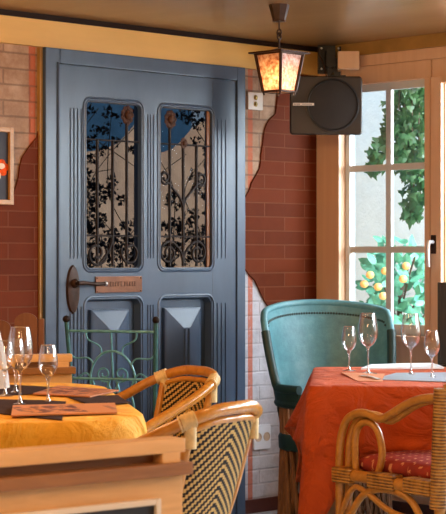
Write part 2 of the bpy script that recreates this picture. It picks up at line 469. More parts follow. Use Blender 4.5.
# right of the door
edgeR = jag([(-.268, 2.077), (-.285, 1.99), (-.30, 1.88), (-.36, 1.83), (-.385, 1.74), (-.405, 1.62), (-.46, 1.55), (-.531, 1.44)])
edgeR2 = jag([(-.531, 1.165), (-.44, 1.09), (-.40, 1.03), (-.345, .96), (-.30, .85), (-.24, .76), (-.15, .70), (0, .66)])
brickpatch([(0, 2.077)] + edgeR + edgeR2)
# left of the door
edgeL = jag([(-1.703, 1.760), (-1.722, 1.70), (-1.763, 1.659), (-1.799, 1.612), (-1.818, 1.528), (-1.836, 1.478), (-2.1, 1.47), (-2.9, 1.44)], .004)
brickpatch(edgeL + [(-2.9, .06), (-1.703, .06)], 'trim_2')
# painted beam along the door wall with its dark strip under the ceiling
bm = B(); bx(bm, X0, 0, -.028, 0, DZ+.001, 2.192); struct(mk('trim_3', bm, 'beam_yellow', base=0))
bm = B(); bx(bm, X0, 0, -.036, 0, 2.192, CEIL); struct(mk('trim_4', bm, 'dark_trim', base=0))
# yellow beam along the window wall
bm = B(); bx(bm, -.03, 0, Y0, -.03, 2.156, CEIL); struct(mk('trim_5', bm, 'strip_yellow', base=0))
# corner post, window head boards, mullion boards
bm = B(); bx(bm, -.022, 0, -.158, -.010, .06, 2.10, .003); struct(mk('trim_6', bm, 'window_wood', base=0))
bm = B(); bx(bm, -.012, 0, Y0, -.010, 2.104, 2.156, .002); struct(mk('trim_7', bm, 'window_wood', base=0))
bm = B(); bx(bm, -.014, 0, -.720, -.170, 2.02, 2.102, .003); bx(bm, -.014, 0, Y0, -.727, 2.02, 2.102, .003); struct(mk('trim_8', bm, 'window_wood', base=0))
# thin yellowish strip beside the door frame
bm = B(); bx(bm, -1.716, -1.701, -.020, 0, 0, DZ, .002); struct(mk('trim_9', bm, 'strip_yellow', base=0))
bm = B(); bx(bm, DX1+DOFF+.001, -.012, -.018, 0, 0, .064, .003); bx(bm, X0, -1.718, -.018, 0, 0, .064, .003); struct(mk('baseboard_back', bm, 'baseboard', base=0))
bm = B(); bx(bm, -.018, 0, Y0, -.16, 0, .064, .003); struct(mk('baseboard_right', bm, 'baseboard', base=0))

# ------------------------------------------------------------------ the blue door
door = struct(empty('door_1', (DOFF, 0, 0)))
door['label'] = 'blue-grey panelled double-light door in the back wall'
bm = B()
bx(bm, DX0, -1.596, -.038, .12, 0, DZ, .004); bx(bm, -.556, DX1, -.038, .12, 0, DZ, .004); bx(bm, -1.596, -.556, -.038, .12, 2.017, DZ, .004)
tube(bm, [(-1.608, -.040, 0), (-1.608, -.040, 2.02)], .006, 8)
mk('door_frame', bm, 'door_paint', door)
PANES = [(-1.448, -1.14), (-1.024, -.712)]
PZ0, PZ1, LZ0, LZ1 = 1.152, 1.868, .20, 1.018
f0, f1 = -.030, .016
bm = B()
for a, b_ in ((-1.594, -1.448), (-1.14, -1.024), (-.712, -.558)): bx(bm, a, b_, f0, f1, .012, 2.014)
for a, b_ in PANES:
    for c, d in ((.012, LZ0), (LZ1, PZ0), (PZ1, 2.014)): bx(bm, a, b_, f0, f1, c, d)
mk('leaf', bm, 'door_paint', door)
bm = B()                                       # joint line of the right-hand stile
bx(bm, -.7065, -.7035, f0-.0006, f0+.001, .012, 2.0); mk('stile_joint', bm, 'door_paint_dark', door)
def ring(bm, x0, x1, z0, z1, r, prof):         # prof: (inset, y)
    loft(bm, [[(x, y, z) for x, z in rrect(x0+i, x1-i, z0+i, z1-i, max(.003, r-i*.9))] for i, y in prof])
for a, b_ in PANES:
    bm = B(); ring(bm, a-.02, b_+.02, PZ0-.02, PZ1+.02, .042, [(0, f0), (.002, f0-.004), (.007, f0-.005), (.010, f0-.001), (.013, f0-.001), (.016, f0-.004), (.019, f0-.003), (.021, -.012)])
    mk('pane_molding', bm, 'door_paint', door, True)
    bm = B(); ring(bm, a-.018, b_+.018, LZ0-.018, LZ1+.018, .05, [(0, f0), (.003, f0-.004), (.008, f0-.005), (.012, f0+.002), (.018, f0+.004), (.028, .006)])
    mk('panel_molding', bm, 'door_paint', door, True)
    bm = B()
    i0 = .045
    L = [[(a, .010, LZ0), (b_, .010, LZ0), (b_, .010, LZ1), (a, .010, LZ1)]]
    for i, y in ((i0, .010), (i0+.002, -.006), (i0+.010, -.010), (.135, -.034), ):
        L.append([(a+i, y, LZ0+i), (b_-i, y, LZ0+i), (b_-i, y, LZ1-i), (a+i, y, LZ1-i)])
    loft(bm, L, cap_last=True)
    mk('panel', bm, 'door_paint', door)
    xm = (a+b_)/2
    for dx in (-.012, .012):
        bm = B(); tube(bm, [(xm+dx, -.035, LZ0+.15), (xm+dx, -.035, LZ1-.14)], .0055, 8); mk('bead', bm, 'door_paint', door)
    bm = B(); bx(bm, a-.001, b_+.001, -.012, -.009, PZ0-.001, PZ1+.001); mk('glass', bm, 'door_glass', door)
bm = B(); bx(bm, -.730, -.714, -.020, -.012, PZ0, PZ1); mk('glazing_bead', bm, 'brown_wood', door)
for xs_ in ((-1.535, -1.515, -1.495, -1.475), (-1.098, -1.082, -1.066), (-.676, -.650, -.624)):
    for x in xs_:
        bm = B(); stube(bm, [(x, f0+.003, 1.20), (x, f0-.001, 1.22), (x, f0-.001, 1.5), (x, f0-.001, 1.80), (x, f0+.003, 1.83)], .0026, 3, 8)
        mk('upper_reed', bm, 'door_paint', door, True)
        bm = B(); stube(bm, [(x, f0+.003, .18), (x, f0-.001, .20), (x, f0-.001, .6), (x, f0-.001, .955), (x, f0+.003, .98)], .0040, 3, 8)
        mk('lower_reed', bm, 'door_paint', door, True)
# wrought iron grilles, one set of bars for each pane
def spiral(cx, cz, r0, r1, a0, turns, y=-.021, n=26):
    return [(cx + (r0+(r1-r0)*k/n)*math.cos(a0+turns*2*math.pi*k/n), y, cz + (r0+(r1-r0)*k/n)*math.sin(a0+turns*2*math.pi*k/n)) for k in range(n+1)]
def rosette(bm, x, z, r):
    for k in range(9):
        a = 2*math.pi*k/9
        sphere(bm, (x+.7*r*math.cos(a), -.026, z+.85*r*math.sin(a)), r*.36, 1, (1, .4, 1.1))
    sphere(bm, (x, -.030, z), r*.5, 2, (1, .6, 1.1))
def grille(xa, xb, bars, flower, scrolls, fl):
    w = xb-xa
    for fx in bars:
        top = fl[1] if abs(fx-fl[0]) < 1e-6 else fl[2]
        bm = B(); tube(bm, [(xa+w*fx, -.021, PZ0+.006), (xa+w*fx, -.021, top)], .0072, 6); mk('grille_bar', bm, 'iron_black', door)
    for z in (1.705, 1.292):
        bm = B(); tube(bm, [(xa+.006, -.021, z), (xb-.006, -.021, z)], .0042, 6); mk('grille_rail', bm, 'iron_black', door)
    bm = B(); rosette(bm, xa+w*fl[0], fl[1]+.02, .036); mk('rosette', bm, 'iron_rust', door, True)
    for s in scrolls:
        bm = B(); tube(bm, smooth_path(s, 2) , .0066, 6); mk('scroll', bm, 'iron_black', door, True)
a, b_ = PANES[0]
grille(a, b_, (.22, .50, .76), 1, [spiral(a+.065, 1.215, .058, .016, R(20), -1.4), spiral(a+.255, 1.220, .054, .014, R(160), 1.4),
       [(a+.154, -.021, 1.29), (a+.14, -.021, 1.24), (a+.10, -.021, 1.19), (a+.07, -.021, 1.165)]], (.76, 1.80, 1.706))
a, b_ = PANES[1]
xm = a + .46*(b_-a)
def ysc(s):    # one arm of the Y-shaped scroll
    return [(xm, -.021, 1.42), (xm+s*.015, -.021, 1.46), (xm+s*.055, -.021, 1.50), (xm+s*.095, -.021, 1.535)] + spiral(xm+s*.108, 1.555, .030, .008, R(250) if s > 0 else R(290), s*1.3)
def bsc(s):
    return [(xm, -.021, 1.17), (xm+s*.012, -.021, 1.22), (xm+s*.04, -.021, 1.25)] + spiral(xm+s*.088, 1.218, .056, .014, R(150) if s > 0 else R(30), -s*1.6)
grille(a, b_, (.20, .46, .72), 1, [ysc(-1), ysc(1), bsc(-1), bsc(1)], (.20, 1.795, 1.706))
bm = B(); rosette(bm, xm, 1.712, .022); mk('rosette', bm, 'iron_rust', door, True)
# handle with long oval escutcheon, copper name plate
bm = B()
pts = [(-1.523 + .036*math.cos(t)*(1 if True else 1), f0-.001, 1.062 + .105*math.sin(t)) for t in (2*math.pi*k/28 for k in range(28))]
loft(bm, [pts, [(-1.523+(p[0]+1.523)*.86, f0-.010, 1.062+(p[2]-1.062)*.93) for p in pts], [(-1.523+(p[0]+1.523)*.4, f0-.014, 1.062+(p[2]-1.062)*.6) for p in pts]], cap_last=True)
esc = mk('escutcheon', bm, 'bronze', door, True)
bm = B(); sphere(bm, (-1.523, f0-.018, 1.088), .021, 2, (1, .7, 1)); tube(bm, [(-1.523, f0-.012, 1.088), (-1.523, f0-.045, 1.088)], .010, 10)
stube(bm, [(-1.530, f0-.046, 1.089), (-1.49, f0-.048, 1.089), (-1.43, f0-.048, 1.084), (-1.385, f0-.046, 1.086)], [.010]*6+[.008]*6+[.008]*6+[.010], 6, 10)
mk('door_handle', bm, 'bronze', door, True)
bm = B(); sphere(bm, (-1.380, f0-.046, 1.086), .011, 2); mk('handle_tip', bm, 'chrome', door, True)
bm = B(); bx(bm, -1.40, -1.137, f0-.006, f0, 1.046, 1.116, .002); plate = mk('plate', bm, 'copper', door)
bm = B()
for x in (-1.392, -1.145):
    for z in (1.053, 1.109): sphere(bm, (x, f0-.006, z), .004, 1)
mk('plate_screws', bm, 'copper_dark', plate)
bm = B()                                       # raised worn lettering of the plate, no longer readable
for row, z in ((0, 1.083),):
    x = -1.365
    while x < -1.18:
        w = rnd.uniform(.008, .014)
        bx(bm, x, x+.0028, f0-.0082, f0-.005, z-.010, z+.010)
        if rnd.random() < .7: bx(bm, x, x+w, f0-.0082, f0-.005, z+.007, z+.010)
        if rnd.random() < .6: bx(bm, x, x+w, f0-.0082, f0-.005, z-.010, z-.007)
        x += w+.006
mk('plate_lettering', bm, 'copper_dark', plate)

# ------------------------------------------------------------------ windows
def white_window(n, ya, yb):
    w = struct(empty('window_%d' % n, (0, 0, 0)))
    bm = B(); xx0, xx1 = .022, .044
    t = .030 if n > 1 else .028
    bx(bm, xx0, xx1, yb, yb+.004, WZ0, WZ1); bx(bm, xx0, xx1, ya-t, ya, WZ0, WZ1)
    bx(bm, xx0+.001, xx1-.001, yb, ya, WZ0, WZ0+.05); bx(bm, xx0+.001, xx1-.001, yb, ya, WZ1-.035, WZ1)
    ym = -.432 if n == 1 else (ya+yb)/2
    bx(bm, xx0+.002, xx1-.002, ym-.016, ym+.016, WZ0+.001, WZ1-.001)
    for z in (1.622, 1.235): bx(bm, xx0+.003, xx1-.003, yb+.001, ya-.001, z-.015, z+.015)
    mk('window_frame', bm, 'white_frame', w)
    bm = B(); bx(bm, .031, .034, yb, ya, WZ0, WZ1); mk('glass', bm, 'window_glass', w)
    return w
w1 = white_window(1, *OPEN[0])
bm = B(); bx(bm, .0445, .088, OPEN[0][0]-.004, OPEN[0][0], WZ0, WZ1); mk('window_jamb', bm, 'ext_grey', w1)
bm = B(); bx(bm, -.05, .05, -.71, -.174, WZ0-.03, WZ0, .004); mk('window_sill', bm, 'window_wood', w1)
bm = B(); bx(bm, -.018, .05, -.716, -.685, WZ0, WZ1-.001, .003); mk('window_post', bm, 'window_wood', w1)
def sash(n, ya, yb):
    w = struct(empty('window_%d' % n, (0, 0, 0)))
    bm = B(); t = .062
    y0_, y1_ = yb, ya+.06 if n == 2 else ya
    bx(bm, -.024, .03, y1_-t, y1_, WZ0-.01, WZ1, .004); bx(bm, -.024, .03, y0_, y0_+t, WZ0-.01, WZ1, .004)
    bx(bm, -.024, .03, y0_+t, y1_-t, WZ0-.01, WZ0+t, .004); bx(bm, -.024, .03, y0_+t, y1_-t, WZ1-.03, WZ1, .004)
    mk('sash', bm, 'window_wood', w)
    bm = B(); bx(bm, .0, .004, y0_+t, y1_-t, WZ0+t, WZ1-.03); mk('glass', bm, 'window_glass', w)
    return w
w2 = sash(2, -.785, OPEN[1][1])
bm = B(); bx(bm, -.030, -.024, -.760, -.732, 1.215, 1.30, .003); esc2 = mk('handle_plate', bm, 'bronze', w2)
bm = B(); tube(bm, [(-.030, -.746, 1.268), (-.062, -.746, 1.268)], .009, 10)
stube(bm, [(-.060, -.749, 1.275), (-.064, -.746, 1.255), (-.066, -.746, 1.20), (-.064, -.746, 1.155)], .0085, 5, 10); mk('window_handle', bm, 'chrome', w2, True)
for k, (a, b_) in enumerate(OPEN[2:]): sash(3+k, a, b_)

# ------------------------------------------------------------------ outdoors
bm = B(); bx(bm, -9, 9, .16, 9, -.25, -.15); bx(bm, .16, 9, -9, .16, -.25, -.15); struct(mk('ground', bm, 'ext_ground', base=0))
bm = B(); bx(bm, 2.3, 2.45, -8, 3.4, -.15, 4.2); struct(mk('outer_wall', bm, 'ext_wall', base=0))
bm = B(); tube(bm, [(2.25, 2.03, -.15), (2.25, 2.03, 1.70)], .045, 12); tag(mk('drainpipe', bm, 'ext_grey', smooth=True), 'grey drainpipe on the white wall outside the window', 'pipe')
# pale slope and blue house behind the door
bm = B()
prof = [(-3.2, 1.6), (-1.2, 1.72), (-.246, 1.767), (-.134, 1.782), (-.006, 1.826), (.08, 1.902), (.161, 1.984), (.227, 1.909), (.302, 1.784), (.392, 1.81), (.469, 1.865), (.546, 1.937), (.647, 1.994), (.734, 2.033), (1.35, 2.12)]
loft(bm, [[(x, 1.5, -.15), (x, 1.5, z*.5), (x, 1.5, z), (x+.62, 2.2, z*.97), (x+.62, 2.2, -.15)] for x, z in prof], True, True); struct(mk('hillside', bm, 'hill', base=0))
bm = B(); bx(bm, -5, 2.29, 3.4, 3.6, -.15, 4.5); struct(mk('far_wall', bm, 'ext_blue', base=0))

def leaf(bm, p, size, nrm, up, w=.5, lobed=False):
    n = Vector(nrm).normalized(); u = Vector(up); u = (u - n*u.dot(n)).normalized(); s = u.cross(n)
    p = Vector(p)
    if lobed: out = [(0, 0), (.5, -.05), (.42, .28), (.2, .45), (0, 1), (-.2, .45), (-.42, .28), (-.5, -.05)]
    else: out = [(0, 0), (w*.45, .22), (w*.5, .5), (w*.28, .8), (0, 1), (-w*.28, .8), (-w*.5, .5), (-w*.45, .22)]
    vs = [bm.verts.new(p + s*a*size + u*b_*size + n*(-.18*abs(a) - .10*b_*b_)*size) for a, b_ in out]
    for f in ((0, 1, 2, 3, 4), (0, 4, 5, 6, 7)): bm.faces.new([vs[i] for i in f])
def rv(): return Vector((rnd.uniform(-1, 1), rnd.uniform(-1, 1), rnd.uniform(-1, 1)))
# creeper just behind the door glass
cr = empty('climbing_plant', (-1.05, .25, -.15)); tag(cr, 'dark leafy climbing plant seen through the blue door panes', 'plant')
bm = B(); bs = B()
o_ = Vector((-1.05, .25, -.15))
sprays = []
for k in range(13):
    x0 = .215 + rnd.choice((-1.52, -1.42, -1.3, -1.05, -.86, -.74, -.66, -.80)) + rnd.uniform(-.05, .05)
    x1 = x0 + rnd.uniform(-.16, .16); top = rnd.uniform(1.55, 1.95)
    pts = [Vector((x0, .25, -.15)) - o_, Vector((x0+.05, .25, .6)) - o_, Vector((x1, .25, 1.2)) - o_, Vector((x1+.5*(rnd.random()-.5), .25, 1.5)) - o_, Vector((x1+.5*(rnd.random()-.5), .25, top)) - o_]
    sp = smooth_path(pts, 12); tube(bs, sp, .0022, 5); sprays.append(sp)
def WY(px, py, y0):            # point on the plane y = y0 seen in that direction
    d = W((px-223)/1740, 1, 0) - W(0, 0, 0); t = (y0-CAM.y)/d.y
    return Vector((CAM.x+d.x*t, y0, 1.2-(py-257)/1740*t))
BLOBS = [(90, 110, 5, 9), (108, 112, 6, 11), (121, 119, 5, 6), (104, 129, 6, 10), (95, 131, 5, 7), (91, 142, 6, 10), (117, 142, 4, 6), (103, 151, 5, 8), (90, 158, 5, 9), (132, 112, 5, 6),
  (92, 190, 9, 34), (103, 194, 8, 28), (113, 184, 7, 18), (91, 208, 8, 26), (100, 220, 7, 20), (90, 226, 7, 20), (121, 200, 4, 6), (96, 241, 8, 24), (108, 250, 8, 22), (122, 245, 8, 22), (132, 240, 6, 14),
  (90, 258, 6, 16), (116, 262, 7, 16), (131, 258, 7, 16), (133, 150, 4, 6), (88, 174, 5, 8), (114, 232, 5, 7), (190, 117, 8, 22), (201, 125, 6, 14), (207, 117, 5, 9), (180, 113, 5, 7), (196, 141, 4, 6),
  (207, 150, 4, 12), (208, 165, 4, 12), (207, 180, 4, 12), (207, 196, 4, 12), (208, 212, 4, 12), (207, 228, 4, 12), (207, 246, 5, 14), (195, 175, 6, 14), (199, 190, 7, 18), (171, 200, 6, 16), (179, 205, 5, 10),
  (191, 216, 7, 20), (186, 231, 8, 22), (196, 241, 8, 20), (168, 226, 4, 5), (175, 250, 6, 13), (190, 259, 6, 14), (203, 258, 6, 12), (168, 260, 5, 10)]
for k in range(46):
    px = rnd.choice((rnd.uniform(88, 139), rnd.uniform(163, 210))); BLOBS.append((px, rnd.uniform(222, 266), rnd.uniform(3, 6), rnd.randint(3, 8)))
for px, py, rp, n in BLOBS:
    tone = rnd.uniform(-.03, .03)
    for k in range(int(n*2)):
        a, q = rnd.uniform(0, 6.283), math.sqrt(rnd.random())*rp
        p = WY(px+q*math.cos(a), py+1.15*q*math.sin(a), .25+tone+rnd.uniform(-.02, .02))
        leaf(bm, p - o_, rnd.uniform(.010, .026), Vector((0, -1, 0))+rv()*.7, rv(), .7, rnd.random() < .7)
mk('foliage', bm, 'leaf_dark', cr); mk('stems', bs, 'stem', cr, True)
# ivy hanging outside the window
iv = empty('hanging_ivy', W(1.02, 8.55, 2.35)); ivo = iv.location.copy()
tag(iv, 'dark green ivy trailing down outside the right half of the window', 'plant')
def wz(px, py, Y): return W((px-223)/1740*Y, Y, 1.2-(py-257)/1740*Y)
bm = B(); bs = B()
trail = [((400, 50), (398, 110), (396, 165)), ((415, 50), (416, 120), (410, 195), (411, 214)), ((408, 50), (404, 120), (402, 170)),
         ((424, 50), (426, 120), (424, 185)), ((398, 60), (390, 120), (379, 150), (376, 166)), ((411, 50), (412, 110), (414, 205)), ((420, 50), (420, 130), (421, 200))]
for T in trail:
    sp = smooth_path([wz(a+rnd.uniform(-1, 1), b_, 8.5+rnd.uniform(-.06, .06)) - ivo for a, b_ in T], 10); tube(bs, sp, .003, 5)
    for q in sp[2:]:
        for j in range(5):
            leaf(bm, q + Vector((rnd.uniform(-.03, .03), rnd.uniform(-.04, .04), rnd.uniform(-.03, .03))), rnd.uniform(.03, .055),
                 Vector((-1, -.4, .3))+rv()*.6, Vector((0, 0, -1))+rv()*.5, .7, True)
for k in range(250):
    a, b_ = rnd.uniform(401, 428), 60 + 118*rnd.random()**1.3
    leaf(bm, wz(a, b_, 8.5+rnd.uniform(-.1, .1)) - ivo, rnd.uniform(.026, .048), Vector((-1, -.4, .3))+rv()*.6, Vector((0, 0, -1))+rv()*.5, .7, True)
mk('foliage', bm, 'leaf_ivy', iv); mk('stems', bs, 'stem', iv, True)
# potted orange tree outside
base = W(.90, 8.75, -.15)
ot = empty('orange_tree', base); tag(ot, 'small orange tree with ripe fruit outside the window', 'plant')
bm = B(); lathe(bm, [(0, 0), (.13, 0), (.17, .30), (.185, .30), (.185, .34), (.16, .34), (.155, .30), (0, .29)], 24); mk('pot', bm, 'terracotta', ot, True)
bm = B(); stube(bm, [(0, 0, .28), (.01, 0, .6), (-.01, .01, 1.0), (0, 0, 1.25)], .014, 5, 8)
for k in range(9):
    a = k*2.4; stube(bm, [(0, 0, .75+.05*k), (.09*math.cos(a), .09*math.sin(a), .9+.05*k), (.17*math.cos(a), .17*math.sin(a), 1.0+.05*k)], .005, 3, 6)
mk('trunk', bm, 'stem', ot, True)
bm = B()
for k in range(430):
    while True:
        v = rv()
        if v.length < 1: break
    p = Vector((v.x*.19, v.y*.19, 1.13+v.z*.34))
    leaf(bm, p, rnd.uniform(.05, .085), Vector((-.7, -.7, .3))+rv()*.9, Vector((v.x, v.y, .3))+rv()*.7, .55)
mk('foliage', bm, 'leaf_orange', ot)
for px, py in ((370, 275), (364, 284), (378, 287), (383, 296), (406, 266), (385, 271), (403, 279)):
    Y = 8.75-.185+rnd.uniform(-.015, .02); p = wz(px, py, Y) - base
    bm = B(); sphere(bm, (0, 0, 0), .0205, 3, (1, 1, .95)); o = mk('orange', bm, 'orange_fruit', ot, True); o.location = p

# ------------------------------------------------------------------ lantern
lan = empty('hanging_lantern', W(.226, 7.0, CEIL), HEAD(-.68, -.73))
tag(lan, 'small iron lantern with mottled amber glass hanging from the ceiling', 'lamp')
bm = B(); lathe(bm, [(0, 0), (.042, 0), (.040, -.012), (.026, -.062), (.028, -.068), (0, -.068)], 8); mk('canopy', bm, 'bronze', lan)
bm = B()
tube(bm, [(0, 0, -.066), (0, 0, -.105)], .004, 8)
for k, z in enumerate((-.112, -.128)):
    tube(bm, [((.011*math.cos(a) if k % 2 == 0 else 0), (0 if k % 2 == 0 else .011*math.cos(a)), z+.013*math.sin(a)) for a in (2*math.pi*i/12 for i in range(12))], .003, 6, True)
sphere(bm, (0, 0, -.118), .010, 1)
tube(bm, [(0, 0, -.138), (0, 0, -.180)], .004, 8)
mk('chain', bm, 'bronze', lan, True)
zt, zb = -.192, -.350; ht, hb = .068, .046          # half widths
bm = B()
e = .088
loft(bm, [[(e, e, zt-.006), (-e, e, zt-.006), (-e, -e, zt-.006), (e, -e, zt-.006)], [(e, e, zt), (-e, e, zt), (-e, -e, zt), (e, -e, zt)],
          [(.03, .03, zt+.008), (-.03, .03, zt+.008), (-.03, -.03, zt+.008), (.03, -.03, zt+.008)], [(.008, .008, zt+.016), (-.008, .008, zt+.016), (-.008, -.008, zt+.016), (.008, -.008, zt+.016)]], True, True)
mk('roof', bm, 'bronze', lan)
bm = B()
for s, t in ((1, 1), (1, -1), (-1, 1), (-1, -1)):
    tube(bm, [(s*ht, t*ht, zt-.004), (s*hb, t*hb, zb)], .0070, 6); tube(bm, [(s*hb, t*hb, zb), (s*(hb-.004), t*(hb-.004), zb-.014)], .004, 6)
for h, z, r in ((ht, zt-.008, .004), (hb, zb, .005)):
    q = [(h, h, z), (-h, h, z), (-h, -h, z), (h, -h, z)]
    for i in range(4): tube(bm, [q[i], q[(i+1) % 4]], r, 6)
mk('frame', bm, 'bronze', lan)
for i in range(4):
    bm = B(); prism(bm, [(-ht+.004, -ht+.002, zt-.010), (ht-.004, -ht+.002, zt-.010), (hb-.004, -hb+.002, zb+.003), (-hb+.004, -hb+.002, zb+.003)], (0, .003, .0))
    bmesh.ops.rotate(bm, verts=bm.verts, cent=(0, 0, 0), matrix=Matrix.Rotation(R(90*i), 3, 'Z')); mk('glass_pane', bm, 'lantern_glass', lan)
bm = B(); lathe(bm, [(0, -.225), (.010, -.225), (.011, -.245), (.019, -.268), (.020, -.285), (.012, -.303), (0, -.308)], 16); mk('bulb', bm, 'bulb_glow', lan, True)
bm = B(); lathe(bm, [(0, -.180), (.012, -.180), (.012, -.226), (0, -.226)], 12); mk('socket', bm, 'black_plastic', lan)
ld = bpy.data.lights.new('lantern_light', 'POINT'); ld.energy = .55; ld.color = (1, .78, .54); ld.shadow_soft_size = .02
lo = bpy.data.objects.new('lantern_light', ld); COL.objects.link(lo); lo.parent = lan; lo.location = (0, 0, -.325)

# ------------------------------------------------------------------ loudspeaker in the corner
SY = 7.88
sc_ = W((324.5-223)/1740*SY-.002, SY+.175, 1.2+(257-105.5)/1740*SY)
spk = empty('loudspeaker', sc_ - Vector((0, 0, .133)), HEAD(0, -1)+R(3)); tag(spk, 'black boxy loudspeaker bracketed high in the corner', 'speaker')
sw, sh = .165, .133
def lp(x0, x1, z0, z1, r, y): return [(x, y, z+sh) for x, z in rrect(x0, x1, z0, z1, r)]
bm = B(); loft(bm, [lp(-sw+.006, sw-.006, -sh+.006, sh-.006, .012, .180), lp(-sw, sw, -sh, sh, .016, .172), lp(-sw*.72, sw*.72, -sh*.85, sh*.85, .014, 0)], True, True)
mk('cabinet', bm, 'speaker_shell', spk, True, 30)
# local +y faces the room; the driver sits to the image right of the centre
Mf = Matrix.Translation((-.030, .180, sh+.002)) @ Matrix.Rotation(R(-90), 4, 'X')
bm = B(); lathe(bm, [(.121, -.002), (.121, .005), (.114, .007), (.111, .003), (.111, -.002)], 40, Mf); mk('driver_rim', bm, 'black_plastic', spk, True)
bm = B(); lathe(bm, [(.112, .002), (.08, .006), (0, .008)], 40, Mf); mk('driver_grille', bm, 'speaker_mesh', spk, True)
bm = B(); bx(bm, .056, .152, .187, .192, sh-.002, sh+.010, .001); bg = mk('badge', bm, 'badge', spk)
bm = B()
for k in range(9):
    if k in (3,): continue
    x = .145-.009*k; bx(bm, x-.005, x, .1915, .1925, sh+.002, sh+.006)
mk('badge_lettering', bm, 'black_plastic', bg)
bm = B(); ct = CEIL-(sc_.z-.133)-.0005
bx(bm, -.118, -.012, -.300, -.292, ct-.135, ct); bx(bm, -.118, -.110, -.292, -.24, ct-.12, ct-.01); bx(bm, -.020, -.012, -.292, -.24, ct-.12, ct-.01)
bx(bm, -.085, -.045, -.292, -.21, ct-.11, ct-.03); bx(bm, -.080, -.050, -.292, .06, 2*sh+.012, 2*sh+.034); bx(bm, -.075, -.055, -.27, -.24, 2*sh+.01, ct-.05); bx(bm, -.10, -.03, .02, .09, 2*sh-.004, 2*sh+.014)
br = mk('bracket', bm, 'black_plastic', spk)
for x in (-.106, -.024):
    for z in (-.020, -.118): bm = B(); sphere(bm, (x, -.236, ct+z), .006, 1); mk('bracket_screw', bm, 'chrome', br)
bm = B(); stube(bm, [(-.015, -.24, ct-.02), (-.005, -.20, ct-.05), (-.015, -.1, ct-.10), (-.02, .04, 2*sh)], .003, 5, 6); mk('cable', bm, 'iron_rust', spk, True)
# mounting block of wood behind the bracket
mb = W(.560, 8.16, 2.01)
bm = B(); bx(bm, -.125, .002, -.33, -.205, 1.99, 2.0, 0) if False else None
box(bm, (0, 0, .040), (.10, .05, .082), .003, Matrix.Translation(W(.590, 8.19, 2.085)) @ Matrix.Rotation(HEAD(0, -1), 4, 'Z'))
tag(mk('mounting_block', bm, 'window_wood'), 'short wooden block behind the loudspeaker bracket in the corner', 'block')

# ------------------------------------------------------------------ sockets and picture on the back wall
sk = empty('wall_socket', (-.442, -.001, 1.890)); tag(sk, 'cream plate with two round switches high beside the door frame', 'switch')
bm = B(); bx(bm, -.049, .049, -.014, 0, 0, .083, .003); mk('plate', bm, 'cream_plastic', sk)
for z in (.058, .027):
    Ms = Matrix.Translation((0, -.014, z)) @ Matrix.Rotation(R(90), 4, 'X')
    bm = B(); lathe(bm, [(0, -.001), (.0115, -.001), (.0125, .002), (.0095, .004), (.007, .002), (.005, .006), (0, .007)], 20, Ms); mk('knob', bm, 'brass', sk, True)
so = empty('wall_outlet', (-.395, -.001, .295)); tag(so, 'white wall outlet low on the plaster behind the rattan chair', 'outlet')
bm = B(); bx(bm, -.055, .055, -.013, 0, 0, .115, .003); mk('plate', bm, 'white_plastic', so)
for x in (-.028, .028):
    bm = B(); lathe(bm, [(.021, -.001), (.021, .002), (.018, .002), (.017, .0005), (0, .0005)], 20, Matrix.Translation((x, -.013, .058)) @ Matrix.Rotation(R(90), 4, 'X')); mk('socket_well', bm, 'cream_plastic', so, True)

pic = empty('framed_picture', (-2.020, -.010, 1.415)); tag(pic, 'wood framed picture of an orange flower on dark ground', 'picture')
bm = B()
pw, ph, ft = .159, .318, .020
for x0, x1, z0, z1 in ((-pw, -pw+ft, 0, ph), (pw-ft, pw, 0, ph), (-pw+ft, pw-ft, 0, ft), (-pw+ft, pw-ft, ph-ft, ph)): bx(bm, x0, x1, -.024, 0, z0, z1, .002)
mk('frame', bm, 'frame_wood', pic)
bm = B(); bx(bm, -pw+ft, pw-ft, -.010, -.002, ft, ph-ft); cv = mk('canvas', bm, 'canvas_dark', pic)
bm = B()
for k in range(6):
    a = R(60*k+10); c = Vector((.098+.024*math.cos(a), -.011, .150+.022*math.sin(a)))
    sphere(bm, c, rnd.uniform(.018, .026), 2, (1, .05, .8))
mk('flower_petals', bm, 'petal_orange', cv, True)
bm = B(); sphere(bm, (.104, -.0125, .158), .014, 2, (1.3, .1, .9)); sphere(bm, (.094, -.0125, .118), .010, 1, (.8, .1, 1.6)); mk('flower_heart', bm, 'petal_pale', cv, True)

